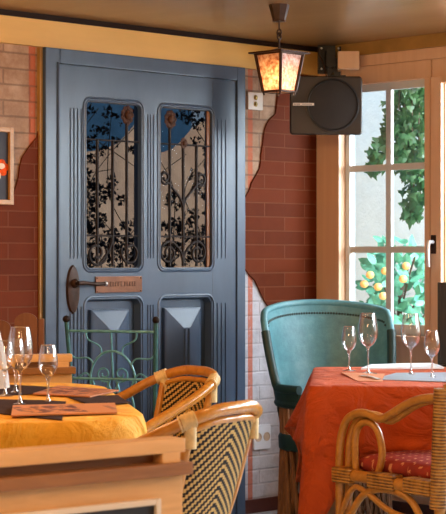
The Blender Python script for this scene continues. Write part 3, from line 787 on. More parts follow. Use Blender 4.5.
# ------------------------------------------------------------------ table cloths
def cloth(name, mat, hx, hy, cr, z, loc, rz, hang, label, seed, flare=.03, corner=.0, waves=7, lift=.0):
    rr = random.Random(seed); NS = 160
    def outline(ex):
        P = rrect(-hx-ex, hx+ex, -hy-ex, hy+ex, cr+ex, 12); n = len(P)
        cum = [0]
        for i in range(n): cum.append(cum[-1] + math.dist(P[i], P[(i+1) % n]))
        out = []; j = 0
        for k in range(NS):
            s = cum[-1]*k/NS
            while cum[j+1] < s: j += 1
            t = (s-cum[j])/max(1e-9, cum[j+1]-cum[j]); a, b_ = P[j], P[(j+1) % n]
            out.append((a[0]+(b_[0]-a[0])*t, a[1]+(b_[1]-a[1])*t))
        return out
    O = outline(0); ph = [rr.uniform(0, 6.28) for _ in range(4)]
    corners = [(s*(hx-cr*.3), t*(hy-cr*.3)) for s in (1, -1) for t in (1, -1)]
    bm = B(); loops = []
    for f in (.0001, .2, .4, .6, .8, .93, .985): loops.append([(x*f, y*f, z + .0018*math.sin(9*x*f+ph[0])*math.sin(8*y*f+ph[1])) for x, y in O])
    def rim(k):
        x, y = O[k]; x2, y2 = O[(k+1) % NS]; x1, y1 = O[k-1]
        tx, ty = x2-x1, y2-y1; l = math.hypot(tx, ty); return ty/l, -tx/l
    nrm = [rim(k) for k in range(NS)]
    if nrm[0][0]*O[0][0] + nrm[0][1]*O[0][1] < 0: nrm = [(-a, -b_) for a, b_ in nrm]
    loops.append([(x, y, z-.003) for x, y in O])
    steps = 9
    for s in range(1, steps+1):
        t = s/steps; L = []
        for k, ((x, y), (nx, ny)) in enumerate(zip(O, nrm)):
            dc = min(math.dist((x, y), c) for c in corners); cf = math.exp(-(dc/.12)**2)
            h = hang + corner*cf + .015*math.sin(3*k*2*math.pi/NS+ph[2])
            w = (math.sin(waves*k*2*math.pi/NS*1.0+ph[0]) + .6*math.sin((waves*2+1)*k*2*math.pi/NS+ph[1]))*.5
            fy = .25+.75*min(1, max(0, (y+hy)/(2*hy)))**1.5 if corner else 1
            d = .008 + t**1.2*flare*(1+.8*w)*fy
            L.append((x+nx*d, y+ny*d, z-.006-h*t))
        loops.append(L)
    loft(bm, loops, cap_first=True)
    o = mk(name, bm, mat, None, True, 80, base=0)
    o.location = loc; o.rotation_euler = (0, 0, rz)
    md = o.modifiers.new('thick', 'SOLIDIFY'); md.thickness = .0025; md.offset = 1
    return o
def table(name, hx, hy, z, loc, rz, label, inset=.1, cr=.02):
    t = empty(name, loc, rz); tag(t, label, 'table')
    bm = B(); L = rrect(-hx, hx, -hy, hy, cr, 8); loft(bm, [[(x, y, z-.03) for x, y in L], [(x, y, z) for x, y in L]], True, True); mk('tabletop', bm, 'brown_wood', t)
    bm = B(); bx(bm, -hx+inset, hx-inset, -hy+inset, hy-inset, z-.10, z-.03); mk('apron', bm, 'brown_wood', t)
    for s in (1, -1):
        for u in (1, -1):
            bm = B(); x, y = s*(hx-inset), u*(hy-inset); bx(bm, x-.03, x+.03, y-.03, y+.03, 0, z-.03, .004); mk('leg', bm, 'brown_wood', t)
    return t
YA = HEAD(-.17, .985)
yl = W(-.76, 5.44)
table('dining_table', .40, .68, .744, yl, YA, 'wooden dining table under the yellow cloth at left', .17, .22)
yc = cloth('tablecloth', 'cloth_yellow', .445, .75, .24, .750, yl, YA, .23, '', 3, .022, .0, 9)
tag(yc, 'yellow tablecloth spread over the left table', 'tablecloth')
RA = HEAD(.07, 1)
rl = W(.30+.44+.04, 6.14+.52)
table('dining_table', .43, .51, .736, rl, RA, 'wooden dining table under the orange-red cloth at right', .08)
rc = cloth('tablecloth', 'cloth_red', .44, .53, .03, .742, rl, RA, .228, '', 5, .085, .25, 9)
tag(rc, 'orange-red tablecloth with a long hanging corner on the right table', 'tablecloth')
ZY, ZR = .7515, .7440

# ------------------------------------------------------------------ wine glasses
def wineglass(name, h, r, stem, label, group=None):
    g = empty(name, (0, 0, 0)); tag(g, label, 'glass', group)
    foot = r*.95; bh = h-stem
    bm = B(); lathe(bm, [(0, 0), (foot, 0), (foot, .0015), (foot*.6, .003), (.008, .007), (.0042, .016), (.0036, stem*.5), (.0042, stem-.010), (.009, stem-.001), (0, stem+.001)], 28); mk('stem', bm, 'glass_stem', g, True)
    bm = B(); tube(bm, [((r*.74-.0006)*math.cos(2*math.pi*k/32), (r*.74-.0006)*math.sin(2*math.pi*k/32), h) for k in range(32)], .0011, 6, True); mk('rim', bm, 'glass_stem', g, True)
    pr = [(0, stem), (r*.35, stem+.003), (r*.72, stem+bh*.14), (r*.95, stem+bh*.30), (r, stem+bh*.45), (r*.93, stem+bh*.70), (r*.74, h)]
    sp = smooth_path([(a, 0, b_) for a, b_ in pr], 4)
    outp = [(max(p.x, 0), p.z) for p in sp]; inn = [(max(p.x-.0012, 0), p.z+.0012) for p in sp[::-1]]; inn[0] = (outp[-1][0]-.0012, outp[-1][1])
    bm = B(); lathe(bm, outp+inn[:-1]+[(0, stem+.004)], 28); mk('bowl', bm, 'wine_glass', g, True)
    return g
big = wineglass('wine_glass', .236, .039, .105, 'tall wine glass, second from left on the red table')
sml = wineglass('wine_glass', .178, .030, .080, 'small wine glass, leftmost on the red table')
def fz(px, py, z):
    Y = (1.2-z)*1740/(py-257); return W((px-223)/1740*Y, Y, z)
G = [(sml, 349, 371, ZR, None), (big, 368, 373.5, ZR, None),
     (big, 411, 375, ZR, 'large round-bowled wine glass, third from left on the red table'),
     (sml, 432, 378, ZR, 'small wine glass at the right end of the row on the red table'),
     (sml, 48, 403, ZY, 'small wine glass standing alone, rightmost on the yellow table'),
     (big, 20, 405, ZY, 'tall large wine glass on the yellow table, left of the lone small glass'),
     (sml, 5, 396, ZY, 'small wine glass at the far left edge of the yellow table'),
     (sml, 15.5, 393, ZY, 'small wine glass just behind the tall one on the yellow table')]
for src, px, py, z, lab in G:
    g = src if lab is None else copy_tree(src)
    g.location = fz(px, py, z)
    if lab: g['label'] = lab
    g['group'] = 'wine glasses on the right table' if px > 223 else 'wine glasses on the left table'

# ------------------------------------------------------------------ flat things on the tables
def sheet(name, mat, quad, z, label, cat, th=.002, wob=0, n=14, drop=None, seed=1, parent=None):
    rr = random.Random(seed)
    P = [fz(px, py, z) for px, py in quad]       # far-left, far-right, near-right, near-left
    c = sum(P, Vector())/4
    ex = ((P[1]-P[0])+(P[2]-P[3])); rz = math.atan2(ex.y, ex.x)
    bm = B(); G_ = []
    Ri = Matrix.Rotation(-rz, 3, 'Z'); p1, p2 = rr.uniform(0, 6), rr.uniform(0, 6)
    for j in range(n+1):
        row = []
        for i in range(n+1):
            u, v = i/n, j/n
            q = (P[0]*(1-u)+P[1]*u)*(1-v) + (P[3]*(1-u)+P[2]*u)*v
            q = Ri @ (q-c)
            q.z = wob*(.5+.5*math.sin(5*u+p1+2*v)*math.sin(4*v+p2))
            row.append(bm.verts.new(q))
        G_.append(row)
    for j in range(n):
        for i in range(n): bm.faces.new((G_[j][i], G_[j+1][i], G_[j+1][i+1], G_[j][i+1]))
    r = bmesh.ops.extrude_face_region(bm, geom=list(bm.faces)); bmesh.ops.translate(bm, verts=[g for g in r['geom'] if isinstance(g, bmesh.types.BMVert)], vec=(0, 0, th))
    o = mk(name, bm, mat, None, wob > 0, 60, base=0); o.location = c; o.rotation_euler = (0, 0, rz)
    return tag(o, label, cat)
sheet('napkin', 'napkin_brown', [(-14, 399), (66, 403), (62, 421.5), (-14, 413)], ZY, 'dark brown napkin under the front menu on the yellow table', 'napkin', .002, .004, seed=1)
sheet('napkin', 'napkin_brown', [(64, 397), (118, 396.5), (131, 404), (92, 407)], ZY, 'dark brown napkin between the two menus by the table edge', 'napkin', .002, .004, seed=2)
sheet('napkin', 'napkin_brown', [(-10, 384.5), (54, 388), (46, 395), (-10, 396)], ZY, 'dark napkin at the back of the yellow table behind the glasses', 'napkin', .002, .003, seed=3)
sheet('menu_card', 'menu_print', [(13, 406.5), (115, 404), (117, 413.5), (11, 416.5)], ZY+.0065, 'orange menu with printed pictures nearest the front of the yellow table', 'menu', .004)
sheet('menu_card', 'menu_print_back', [(58, 386.5), (119, 391), (90, 397.5), (33, 394.5)], ZY+.0055, 'orange printed menu at the back corner of the yellow table', 'menu', .004)
# pale napkin folded to a cone at the left edge
bm = B(); lathe(bm, [(0, 0), (.046, 0), (.042, .04), (.030, .13), (.014, .20), (.0, .235)], 9)
for v in bm.verts: v.co.x *= 1+.18*math.sin(7*math.atan2(v.co.y, v.co.x)); 
o = mk('folded_napkin', bm, 'napkin_pale', None, True, 30, base=0); o.location = fz(-5.0, 389, ZY); tag(o, 'pale napkin folded into a cone at the left edge of the yellow table', 'napkin')

sheet('napkin', 'napkin_orange', [(341, 373.5), (385, 374.5), (382, 382.5), (358, 382)], ZR, 'orange napkin under the fork on the red table', 'napkin', .003, .002, seed=5)
sheet('place_card', 'grey_card', [(396, 373.5), (446, 373), (455, 382.5), (372, 380)], ZR+.0005, 'grey place card at the front of the red table under the glasses', 'card', .003)
sheet('folded_paper', 'paper_white', [(372, 366.0), (432, 364.8), (444, 369), (361, 370)], ZR, 'white folded paper at the back of the red table', 'paper', .007, .003, seed=8)
sheet('folded_paper', 'paper_white', [(446, 367.2), (476, 366), (480, 370), (446, 371.5)], ZR, 'white folded paper at the right edge of the picture beside the black board', 'paper', .005, .002, seed=9) if False else None
# fork
fk0, fk1 = fz(379, 379.5, ZR+.0062), fz(355, 374.2, ZR+.0062)
fk = empty('fork', fk0, math.atan2(fk1.y-fk0.y, fk1.x-fk0.x)); tag(fk, 'steel fork lying on the orange napkin', 'fork'); Lf = (fk1-fk0).length; Lf = max(.17, min(.21, Lf))
bm = B()
loft(bm, [[(x, -w, 0), (x, w, 0), (x, w, .003+zz), (x, -w, .003+zz)] for x, w, zz in ((0, .008, 0), (Lf*.05, .010, 0), (Lf*.35, .005, .002), (Lf*.6, .004, .003), (Lf*.68, .011, .001), (Lf*.76, .0125, 0))], True, True)
for k in range(4):
    y = -.0105+.007*k; bx(bm, Lf*.75, Lf, y-.0013, y+.0013, 0, .003)
mk('handle_and_tines', bm, 'chrome', fk)

# black board standing on the red table at the right
bb = empty('menu_board', fz(466.5, 366.5, ZR), HEAD(-.35, -1)); tag(bb, 'black upright menu board standing on the red table at the right edge', 'board')
bm = B(); bx(bm, -.11, .11, -.008, .008, .0, .345, .002); mk('board', bm, 'slate', bb)
bm = B()
for x0, x1, z0, z1 in ((-.12, -.106, 0, .35), (.106, .12, 0, .35), (-.106, .106, 0, .014), (-.106, .106, .336, .35)): bx(bm, x0, x1, -.012, .012, z0, z1, .002)
mk('frame', bm, 'black_plastic', bb)
bm = B(); bx(bm, -.1, .1, -.045, .045, 0, .008, .002); mk('foot', bm, 'black_plastic', bb)

# ------------------------------------------------------------------ rattan armchairs
def rail_pt(u, off=0, dz=0):         # u -1..1 from left arm to right arm, local x right, +y faces forward
    s = 1 if u > 0 else -1; a = abs(u)
    KP = [(0, -.262, .800), (.09, -.254, .798), (.165, -.228, .782), (.212, -.165, .752), (.230, -.07, .708), (.238, .05, .660), (.240, .14, .615), (.238, .205, .55), (.236, .222, .46)]
    t = a*(len(KP)-1); i = min(int(t), len(KP)-2); t -= i
    P = [Vector((p[0], p[1], p[2])) for p in KP]
    A = P[i-1] if i > 0 else Vector((-P[1].x, P[1].y, P[1].z)); Bq, C_, D = P[i], P[i+1], P[min(i+2, len(P)-1)]
    q = .5*((2*Bq) + (C_-A)*t + (2*A-5*Bq+4*C_-D)*t*t + (-A+3*Bq-3*C_+D)*t**3)
    c = Vector((0, 0, 0)); d = Vector((q.x, q.y, 0)); d.normalize()
    return Vector((q.x*s - (d.x*off)*s, q.y - d.y*off, q.z+dz))
rt = empty('rattan_armchair', (0, 0, 0)); tag(rt, '', 'chair', 'rattan bistro armchairs at the yellow table')
N = 60
bm = B(); tube(bm, [rail_pt(-1+2*k/N) for k in range(N+1)] , .0175, 12); mk('top_rail', bm, 'rattan', rt, True)
UP = .272
bm = B(); tube(bm, [rail_pt(-UP-.02+(2*UP+.04)*k/24, .010, -.030) for k in range(25)], .0095, 10); mk('inner_rail', bm, 'rattan', rt, True)
# herringbone back panel
bm = B(); uvl = bm.loops.layers.uv.new('UVMap'); NU, NV = 28, 14
def panel_pt(u, v, off=0):
    t = rail_pt(u, .012+off, -.036); b_ = Vector((t.x*.84, -.135+(t.y+.245)*.6, .40))
    q = t.lerp(b_, v); q.y -= 0*.02*math.sin(math.pi*v); return q
grid = [[panel_pt(-UP+2*UP*i/NU, j/NV) for i in range(NU+1)] for j in range(NV+1)]
arc = [0]
for i in range(NU): arc.append(arc[-1] + (grid[0][i+1]-grid[0][i]).length)
for sgn in (0, 1):
    V = [[bm.verts.new(p + Vector((0, -.006*sgn, 0))) for p in row] for row in grid]
    for j in range(NV):
        for i in range(NU):
            idx = ((j, i), (j, i+1), (j+1, i+1), (j+1, i))
            f = bm.faces.new([V[a][b_] for a, b_ in idx])
            for l, (a, b_) in zip(f.loops, idx): l[uvl].uv = (arc[b_]-arc[-1]/2, grid[a][b_].z)
me_keep = bm
o = mk('back_panel', bm, 'weave', rt, True)
for s in (1, -1):
    t = rail_pt(s*(UP+.005), .004, -.012); bq = panel_pt(s*UP, 1)
    bm = B(); stube(bm, [t, t.lerp(bq, .5)+Vector((s*.004, 0, 0)), bq + Vector((s*.006, 0, 0)), (s*.165, -.13, .2), (s*.18, -.17, 0)], .0135, 6, 10); mk('rear_leg', bm, 'rattan', rt, True)
    bm = B(); tube(bm, [rail_pt(s*(UP-.012)), rail_pt(s*(UP+.05))], .0215, 12)
    for k in range(5): 
        p = rail_pt(s*(UP-.012+.0155*k)); p2 = rail_pt(s*(UP-.004+.0155*k)); tube(bm, [p, p2], .0235, 12)
    tube(bm, [rail_pt(s*(UP+.005), .004, -.012), rail_pt(s*(UP+.005), .005, -.075)], .0175, 10)
    mk('binding', bm, 'binding', rt, True)
    bm = B(); stube(bm, [rail_pt(s*1.0), (s*.236, .226, .3), (s*.24, .235, 0)], .0165, 6, 10); mk('front_leg', bm, 'rattan', rt, True)
    bm = B(); stube(bm, [(s*.24, .225, .40), (s*.215, .05, .41), (s*.155, -.12, .42)], .012, 5, 8); mk('side_rail', bm, 'rattan', rt, True)
bm = B(); uvl = bm.loops.layers.uv.new('UVMap')
L = rrect(-.215, .215, -.14, .22, .08, 6)
loft(bm, [[(x*.9, y*.9, .415) for x, y in L], [(x, y, .42) for x, y in L], [(x, y, .442) for x, y in L], [(x*.92, y*.92, .45) for x, y in L]], True, True)
for f in bm.faces:
    for l in f.loops: l[uvl].uv = (l.vert.co.x, l.vert.co.y)
mk('seat', bm, 'weave', rt, True, 50)
bm = B(); tube(bm, [(x*1.02, y*1.02, .425) for x, y in L], .014, 8, True); mk('seat_ring', bm, 'rattan', rt, True)
bm = B(); tube(bm, [(-.24, .228, .16), (.24, .228, .16)], .010, 8); mk('stretcher', bm, 'rattan', rt, True); bm = B(); tube(bm, [(-.172, -.138, .16), (.172, -.138, .16)], .010, 8)
mk('stretcher', bm, 'rattan', rt, True)
rt['label'] = 'nearer rattan armchair with its black and cream herringbone back turned to the viewer'
rt.scale = (.88, .95, 1); rt.location = W(-.172, 4.76); rt.rotation_euler.z = HEAD(-.84, .54)
r2 = copy_tree(rt); r2['label'] = 'farther rattan armchair at the table corner before the blue door'
r2.location = W(-.290, 5.98); r2.rotation_euler.z = HEAD(-.82, -.57)

# ------------------------------------------------------------------ wicker armchair at the red table
WF = Vector((-.594, .8))
wc = empty('wicker_armchair', W(.905, 5.84), HEAD(-.594, .8)); tag(wc, 'honey wicker armchair drawn up to the red table, cut by the picture edge', 'chair')
hw = .265
def side(f, z, s, x=None): return (s*(hw if x is None else x), f-.02, z)
ARM = [(0.0, .742), (.086, .732), (.16, .708), (.237, .670), (.288, .652), (.354, .664), (.414, .660), (.462, .632), (.490, .575), (.500, .50), (.500, .42)]
for s in (-1, 1):
    for dx, df, dz in ((0, 0, 0), (-.024, -.022, -.006)):
        bm = B(); stube(bm, [side(f+df*min(1, f/.3), z+dz, s, hw+dx) for f, z in ARM] + [side(.5+df, .2, s, hw+dx), side(.5+df, 0, s, hw+dx)], .0145, 5, 10); mk('arm', bm, 'honey_rattan', wc, True)
    bm = B(); stube(bm, [side(f, z, s, hw-.012) for f, z in ((.424, .44), (.432, .56), (.412, .615), (.365, .634), (.315, .610), (.292, .545), (.300, .49), (.325, .44))], .0125, 5, 10); mk('arm_loop', bm, 'honey_rattan', wc, True)
    bm = B(); stube(bm, [side(.47, .445, s), side(.3, .445, s), side(.1, .434, s), side(0, .428, s)], .021, 4, 10)
    mk('seat_rail', bm, 'honey_rattan', wc, True)
    for a, b_ in ((.42, .515), (.20, .33), (.02, .15)):
        bm = B(); box(bm, (s*hw, (a+b_)/2-.02, .443), (.054, b_-a, .056), .012)
        mk('wrapping', bm, 'wicker', wc, True)
    bm = B(); stube(bm, [side(.49, .12, s), side(.46, .26, s), side(.38, .38, s), side(.25, .415, s), side(.12, .38, s), side(.03, .22, s)], .0125, 5, 10); mk('brace', bm, 'honey_rattan', wc, True)
    bm = B(); stube(bm, [side(.495, .30, s), side(.43, .40, s), side(.36, .395, s), side(.22, .34, s), side(.02, .33, s)], .0105, 5, 10); mk('brace', bm, 'honey_rattan', wc, True)
    bm = B(); stube(bm, [side(.0, .40, s), side(-.01, .2, s), side(-.03, 0, s)], .018, 4, 10); mk('rear_leg', bm, 'honey_rattan', wc, True)
bm = B()    # woven back: wrapped tube edge posts and the sheet between
def back(x, z): return (x, -.02-.10*(1-(x/hw)**2)-.05*(z-.42), z)
NB = 20
Lb = [[Vector(back(-hw+2*hw*i/NB, .40+.36*j/12 + .06*(1-((-hw+2*hw*i/NB)/hw)**2)*j/12)) for i in range(NB+1)] for j in range(13)]
for sg in (0, 1):
    V = [[bm.verts.new(p+Vector((0, -.022*sg, 0))) for p in row] for row in Lb]
    for j in range(12):
        for i in range(NB): bm.faces.new((V[j][i], V[j][i+1], V[j+1][i+1], V[j+1][i]))
mk('backrest', bm, 'wicker', wc, True)
for s in (-1, 1):
    bm = B(); tube(bm, [(s*hw, -.022-.05*(z-.42), z) for z in (.38, .5, .62, .74, .772)], .032, 14); mk('back_post', bm, 'wicker', wc, True)
bm = B(); tube(bm, [Lb[-1][i]+Vector((0, -.011, .008)) for i in range(NB+1)], .020, 10); mk('back_rail', bm, 'honey_rattan', wc, True)
bm = B(); L = rrect(-hw+.015, hw-.015, -.02, .49, .04, 4); loft(bm, [[(x, y, .425) for x, y in L], [(x, y, .455) for x, y in L]], True, True); mk('seat', bm, 'wicker', wc)
# cushion lies on the seat
cu = wc.matrix_basis
bm = B(); hxC, hyC = .236, .225
L0 = rrect(-hxC, hxC, -hyC, hyC, .04, 5)
loft(bm, [[(x*f, y*f, z) for x, y in L0] for f, z in ((.86, .0), (.96, .006), (1.0, .024), (.985, .040), (.90, .056), (.70, .066), (.40, .070), (.1, .071))], True, True)
o = mk('seat_cushion', bm, 'cushion_red', None, True, 60, base=0)
fw = Vector((-.594, .8)); o.location = W(.905-.594*.215, 5.84+.8*.215, .4555); o.rotation_euler.z = HEAD(-.594, .8)
tag(o, 'dark red patterned cushion on the wicker armchair', 'cushion')

# ------------------------------------------------------------------ teal barrel chair
tc_ = empty('barrel_chair', W(.482, 7.50), HEAD(.22, -.975)); tag(tc_, 'teal leather barrel chair with a base of crossed sticks in the corner', 'chair')
# local +y faces forward; theta measured from the back (-y)
def bpos(th, r, z): return Vector((math.sin(th)*r, -math.cos(th)*r, z))
def rimz(th):
    a = abs(math.degrees(th)); lo_, hi_ = 62, 92
    t = min(1, max(0, (a-lo_)/(hi_-lo_))); t = t*t*(3-2*t)
    return (.995-.035*(a/62)**2 if a < 62 else .960) *(1-t) + .640*t
TH = [R(-128+256*k/64) for k in range(65)]
def rr_(z): return .205 + .095*min(1, max(0, (z-.42)/.52))
def lowz(th): return .44 if abs(math.degrees(th)) < 70 else .575
bm = B(); NZ = 14
outer = []; inner = []
for sg in (0, 1):
    V = []
    for th in TH:
        z1, z0 = rimz(th), lowz(th); col = []
        for j in range(NZ+1):
            z = z0+(z1-z0)*j/NZ; r = rr_(z) + (.0 if sg else .022) * (1 if j < NZ else .6)
            col.append(bm.verts.new(bpos(th, r*(1.0 if not sg else 1.0), z - (0 if j < NZ else .0))))
        V.append(col)
    if sg == 0: outer = V
    else: inner = V
    if sg == 1:
        for i in range(len(TH)-1):
            for j in range(NZ): bm.faces.new((V[i][j], V[i+1][j], V[i+1][j+1], V[i][j+1]))
bmo = bm
# inner shell stays in bm; outer shell is its own darker leather
for v in [v for col in outer for v in col]: bm.verts.remove(v)
mk('inner_back', bm, 'leather_teal', tc_, True)
bm = B(); V = []
for th in TH:
    z1, z0 = rimz(th), lowz(th); V.append([bm.verts.new(bpos(th, rr_(z0+(z1-z0)*j/NZ)+.022, z0+(z1-z0)*j/NZ)) for j in range(NZ+1)])
for i in range(len(TH)-1):
    for j in range(NZ): bm.faces.new((V[i][j], V[i+1][j], V[i+1][j+1], V[i][j+1]))
mk('outer_back', bm, 'leather_dark', tc_, True)
bm = B(); tube(bm, [bpos(th, rr_(rimz(th))+.011, rimz(th)) for th in TH if abs(th) <= R(72)], .016, 10); mk('rim_roll', bm, 'leather_teal', tc_, True)
for s in (-1, 1):
    bm = B(); tube(bm, [bpos(th, rr_(rimz(th))+.011, rimz(th)) for th in TH if s*th >= R(71.9)], .020, 10); mk('arm_roll', bm, 'leather_dark', tc_, True)
bm = B()
for k in range(56):
    th = R(-66+132*k/55); z = rimz(th)-.045; sphere(bm, bpos(th, rr_(z)-.001, z), .0062, 1)
mk('nailhead_trim', bm, 'nail', tc_, True)
bm = B()
for th in TH[::1]: pass
tube(bm, [bpos(th, rr_(lowz(th))+.012, lowz(th)) for th in TH if abs(math.degrees(th)) > 69 and th < 0], .018, 8)
mk('arm_edge', bm, 'leather_dark', tc_, True); bm = B(); tube(bm, [bpos(th, rr_(lowz(th))+.012, lowz(th)) for th in TH if abs(math.degrees(th)) > 69 and th > 0], .018, 8)
mk('arm_edge', bm, 'leather_dark', tc_, True)
for s in (-1, 1):
    for k in range(6):
        th = s*R(74+9.5*k); bm = B(); j = rnd.uniform(-.02, .02)
        tube(bm, [bpos(th, .224, .40), bpos(th+j, .234, .60)], [.0115, .010], 7); mk('arm_stick', bm, 'stick_wood', tc_, True)
bm = B(); lathe(bm, [(0, .372), (.228, .372), (.242, .38), (.244, .43), (.236, .445), (.218, .447), (.216, .435)], 48); mk('seat_band', bm, 'leather_dark', tc_, True)
bm = B(); lathe(bm, [(.22, .43), (.19, .447), (.12, .442), (0, .440)], 40); mk('seat', bm, 'leather_teal', tc_, True)
for k in range(30):
    th = 2*math.pi*k/30 + rnd.uniform(-.03, .03)
    for s, r in ((1, .228), (-1, .210)):
        th2 = th + s*rnd.uniform(.22, .36); bm = B(); w = rnd.uniform(.009, .0135)
        tube(bm, [bpos(th, r, .385), bpos((th+th2)/2, r+.004, .19), bpos(th2, r+.014, .004)], [w*.85, w, w*1.05], 6); mk('base_stick', bm, 'stick_wood', tc_)
bm = B(); tube(bm, [bpos(2*math.pi*k/40, .236, .035) for k in range(40)], .013, 8, True); mk('base_hoop', bm, 'stick_wood', tc_, True)

# ------------------------------------------------------------------ green iron garden chair
gc = empty('garden_chair', W(-.372, 7.12), HEAD(.30, .95)); tag(gc, 'green wrought iron garden chair with a sunburst back before the blue door', 'chair')
# back plane at local y=-.20; the seat is toward +y -> turned to the door side is hidden, so the back faces the room
gw = .190
zt_, zm_, zs_ = .905, .715, .45
def bk(x, z): return (x, -.19-.10*(z-.45), z)
for s in (-1, 1):
    k_ = 1 if s > 0 else 1
    bm = B(); tube(bm, [bk(s*gw, .945), bk(s*(gw-.012), .70), bk(s*(gw-.02), .45), (s*(gw-.015), -.20, .2), (s*(gw), -.25, 0)], .0095, 8); mk('rear_leg', bm, 'iron_green', gc, True)
    bm = B(); sphere(bm, bk(s*gw, .952), .0155, 2); mk('finial', bm, 'iron_black', gc, True)
    bm = B(); tube(bm, [(s*.19, .20, .445), (s*.2, .23, 0)], .0095, 8); mk('front_leg', bm, 'iron_green', gc, True)
for i_, z in ((0, zt_), (.01, zm_), (.02, .50)):
    bm = B(); tube(bm, [bk(-gw+i_, z), bk(gw-i_, z)], .0055, 8); mk('back_rail', bm, 'iron_teal', gc, True)
cx_, cz_ = .0, zm_-.01
bm = B(); tube(bm, [bk(cx_+.096*math.cos(R(a)), cz_+.122*math.sin(R(a))) for a in range(-8, 189, 7)], .0048, 8); mk('sun_arch', bm, 'iron_teal', gc, True)
for a in (8, 33, 62, 90, 118, 147, 172):
    ca, sa = math.cos(R(a)), math.sin(R(a)); r0, bm = .0, B()
    p0 = (cx_+.096*ca, cz_+.122*sa)
    lim = min((gw-.008)/max(abs(ca), 1e-3), (zt_-cz_)/max(sa, 1e-3)); p1 = (cx_+lim*ca, cz_+lim*sa)
    pts = []
    for k in range(9):
        t = k/8; w_ = .013*math.sin(t*2*math.pi)*(1 if a < 90 else -1)*(0 if a == 90 else 1)
        pts.append(bk(p0[0]+(p1[0]-p0[0])*t - sa*w_, p0[1]+(p1[1]-p0[1])*t + ca*w_))
    tube(bm, smooth_path(pts, 3), .0036, 6); mk('sun_ray', bm, 'iron_teal', gc, True)
def sp2(cx, cz, r0, r1, a0, turns, n=22): return [bk(cx+(r0+(r1-r0)*k/n)*math.cos(a0+turns*6.283*k/n), cz+(r0+(r1-r0)*k/n)*math.sin(a0+turns*6.283*k/n)) for k in range(n+1)]
for s in (-1, 1):
    bm = B(); tube(bm, [bk(s*.004, zm_-.055)] + sp2(s*.036, zm_+.020, .032, .008, R(250) if s > 0 else R(290), s*1.35), .0038, 6); mk('scroll', bm, 'iron_teal', gc, True)
    bm = B(); stube(bm, [bk(s*.09, zm_), bk(s*.075, zm_-.05), bk(s*.085, zm_-.12), bk(s*.06, .50)], .0045, 4, 6); mk('scroll', bm, 'iron_teal', gc, True)
    bm = B(); stube(bm, [bk(s*.012, zm_), bk(s*.025, zm_-.05), bk(s*.012, zm_-.12), bk(s*.02, .50)], .0045, 4, 6); mk('scroll', bm, 'iron_teal', gc, True)
bm = B(); tube(bm, [bk(0, zt_), bk(0, zm_)], .0042, 6); mk('sun_ray', bm, 'iron_teal', gc, True)
bm = B(); L = rrect(-.19, .19, -.20, .20, .05, 5); tube(bm, [(x, y, .45) for x, y in L], .009, 8, True)
for k in range(7): tube(bm, [(-.165+.055*k, -.195, .45), (-.165+.055*k, .195, .45)], .0045, 6)
mk('seat', bm, 'iron_teal', gc, True)

# ------------------------------------------------------------------ wooden partitions (rail on blocks over a panelled front)
def partition(loc, rz, L, label, wood_='pale_wood', top=.843):
    p = empty('wooden_partition', loc, rz); tag(p, label, 'partition')     # local x runs left from the free end, front faces -y
    bm = B(); bx(bm, -L, -.0, -.030, .025, top-.028, top, .004); mk('handrail', bm, wood_, p)
    bm = B()
    bx(bm, -L, .012, -.040, .035, top-.072, top-.047, .004); mk('ledge', bm, 'brown_wood', p)
    for x in (-.035, -.62, -1.2):
        if x > -L:
            bm = B(); bx(bm, x-.022, x+.022, -.030, .024, top-.048, top-.027, .003); mk('block', bm, wood_, p)
    bm = B(); bx(bm, -L+.01, -.0, -.020, .020, 0, top-.071, .003); mk('panel', bm, wood_, p)
    bm = B(); bx(bm, -L+.01, -.004, .0, .018, top-.048, top-.026); mk('recess_board', bm, 'brown_wood', p)
    bm = B(); bx(bm, -L+.01, .002, -.024, .024, 0, .08, .003); mk('plinth', bm, 'brown_wood', p)
    return p
PR = math.atan2(0, 1)
dirF = (.788, .616)
rzF = HEAD(*dirF) + R(90)
pF = W(-.092, 3.46)
partition(pF, rzF, 1.3, 'pale wooden partition with a top rail in the near foreground')
partition(W(-.560, 6.42), HEAD(.95, .22)+R(90), .5, 'pale wooden partition behind the yellow table, ending by the iron chair')
# framed black board on the near partition
d = Vector((W(.788, .616)-W(0, 0)).xy.to_3d()); d.z = 0; d.normalize()
fb = empty('framed_blackboard', pF + Vector((0, 0, .312)) + d*-.285 + Vector((d.y, -d.x, 0))*.021, rzF); tag(fb, 'black panel in a pale beaded frame on the near partition', 'board')
bm = B(); bx(bm, -.21, .21, -.006, 0, .0, .405); mk('board', bm, 'slate', fb)
bm = B()
for x0, x1, z0, z1 in ((-.222, -.21, -.012, .417), (.21, .222, -.012, .417), (-.21, .21, -.012, 0), (-.21, .21, .405, .417)): bx(bm, x0, x1, -.014, 0, z0, z1, .003)
mk('frame', bm, 'beige_frame', fb)

# ------------------------------------------------------------------ dark wooden chair with a rounded back, behind the far partition
wch = empty('wooden_chair', W(-.86, 6.72), HEAD(0, -1)); tag(wch, 'brown wooden chair with a round-topped back slat behind the far partition', 'chair')
def slat(x0, x1, z0, z1, y):
    bm = B(); w = (x1-x0)/2; pts = [(x0, y, z0), (x1, y, z0)] + [((x0+x1)/2+w*math.cos(R(a)), y, z1-w*.75+w*.75*math.sin(R(a))) for a in range(0, 181, 12)]
    prism(bm, pts, (0, .018, 0)); return bm
mk('back_slat', slat(-.124, -.033, .46, .978, -.20), 'dark_wood', wch); mk('back_slat', slat(-.018, .073, .46, .95, -.20), 'dark_wood', wch)
for x in (-.138, .09):
    bm = B(); bx(bm, x-.011, x+.011, -.21, -.18, 0, .955, .004); mk('post', bm, 'dark_wood', wch)
    bm = B(); bx(bm, x-.011, x+.011, .18, .21, 0, .44, .004); mk('leg', bm, 'dark_wood', wch)
bm = B(); bx(bm, -.16, .11, -.21, .20, .44, .47, .006); mk('seat', bm, 'dark_wood', wch)

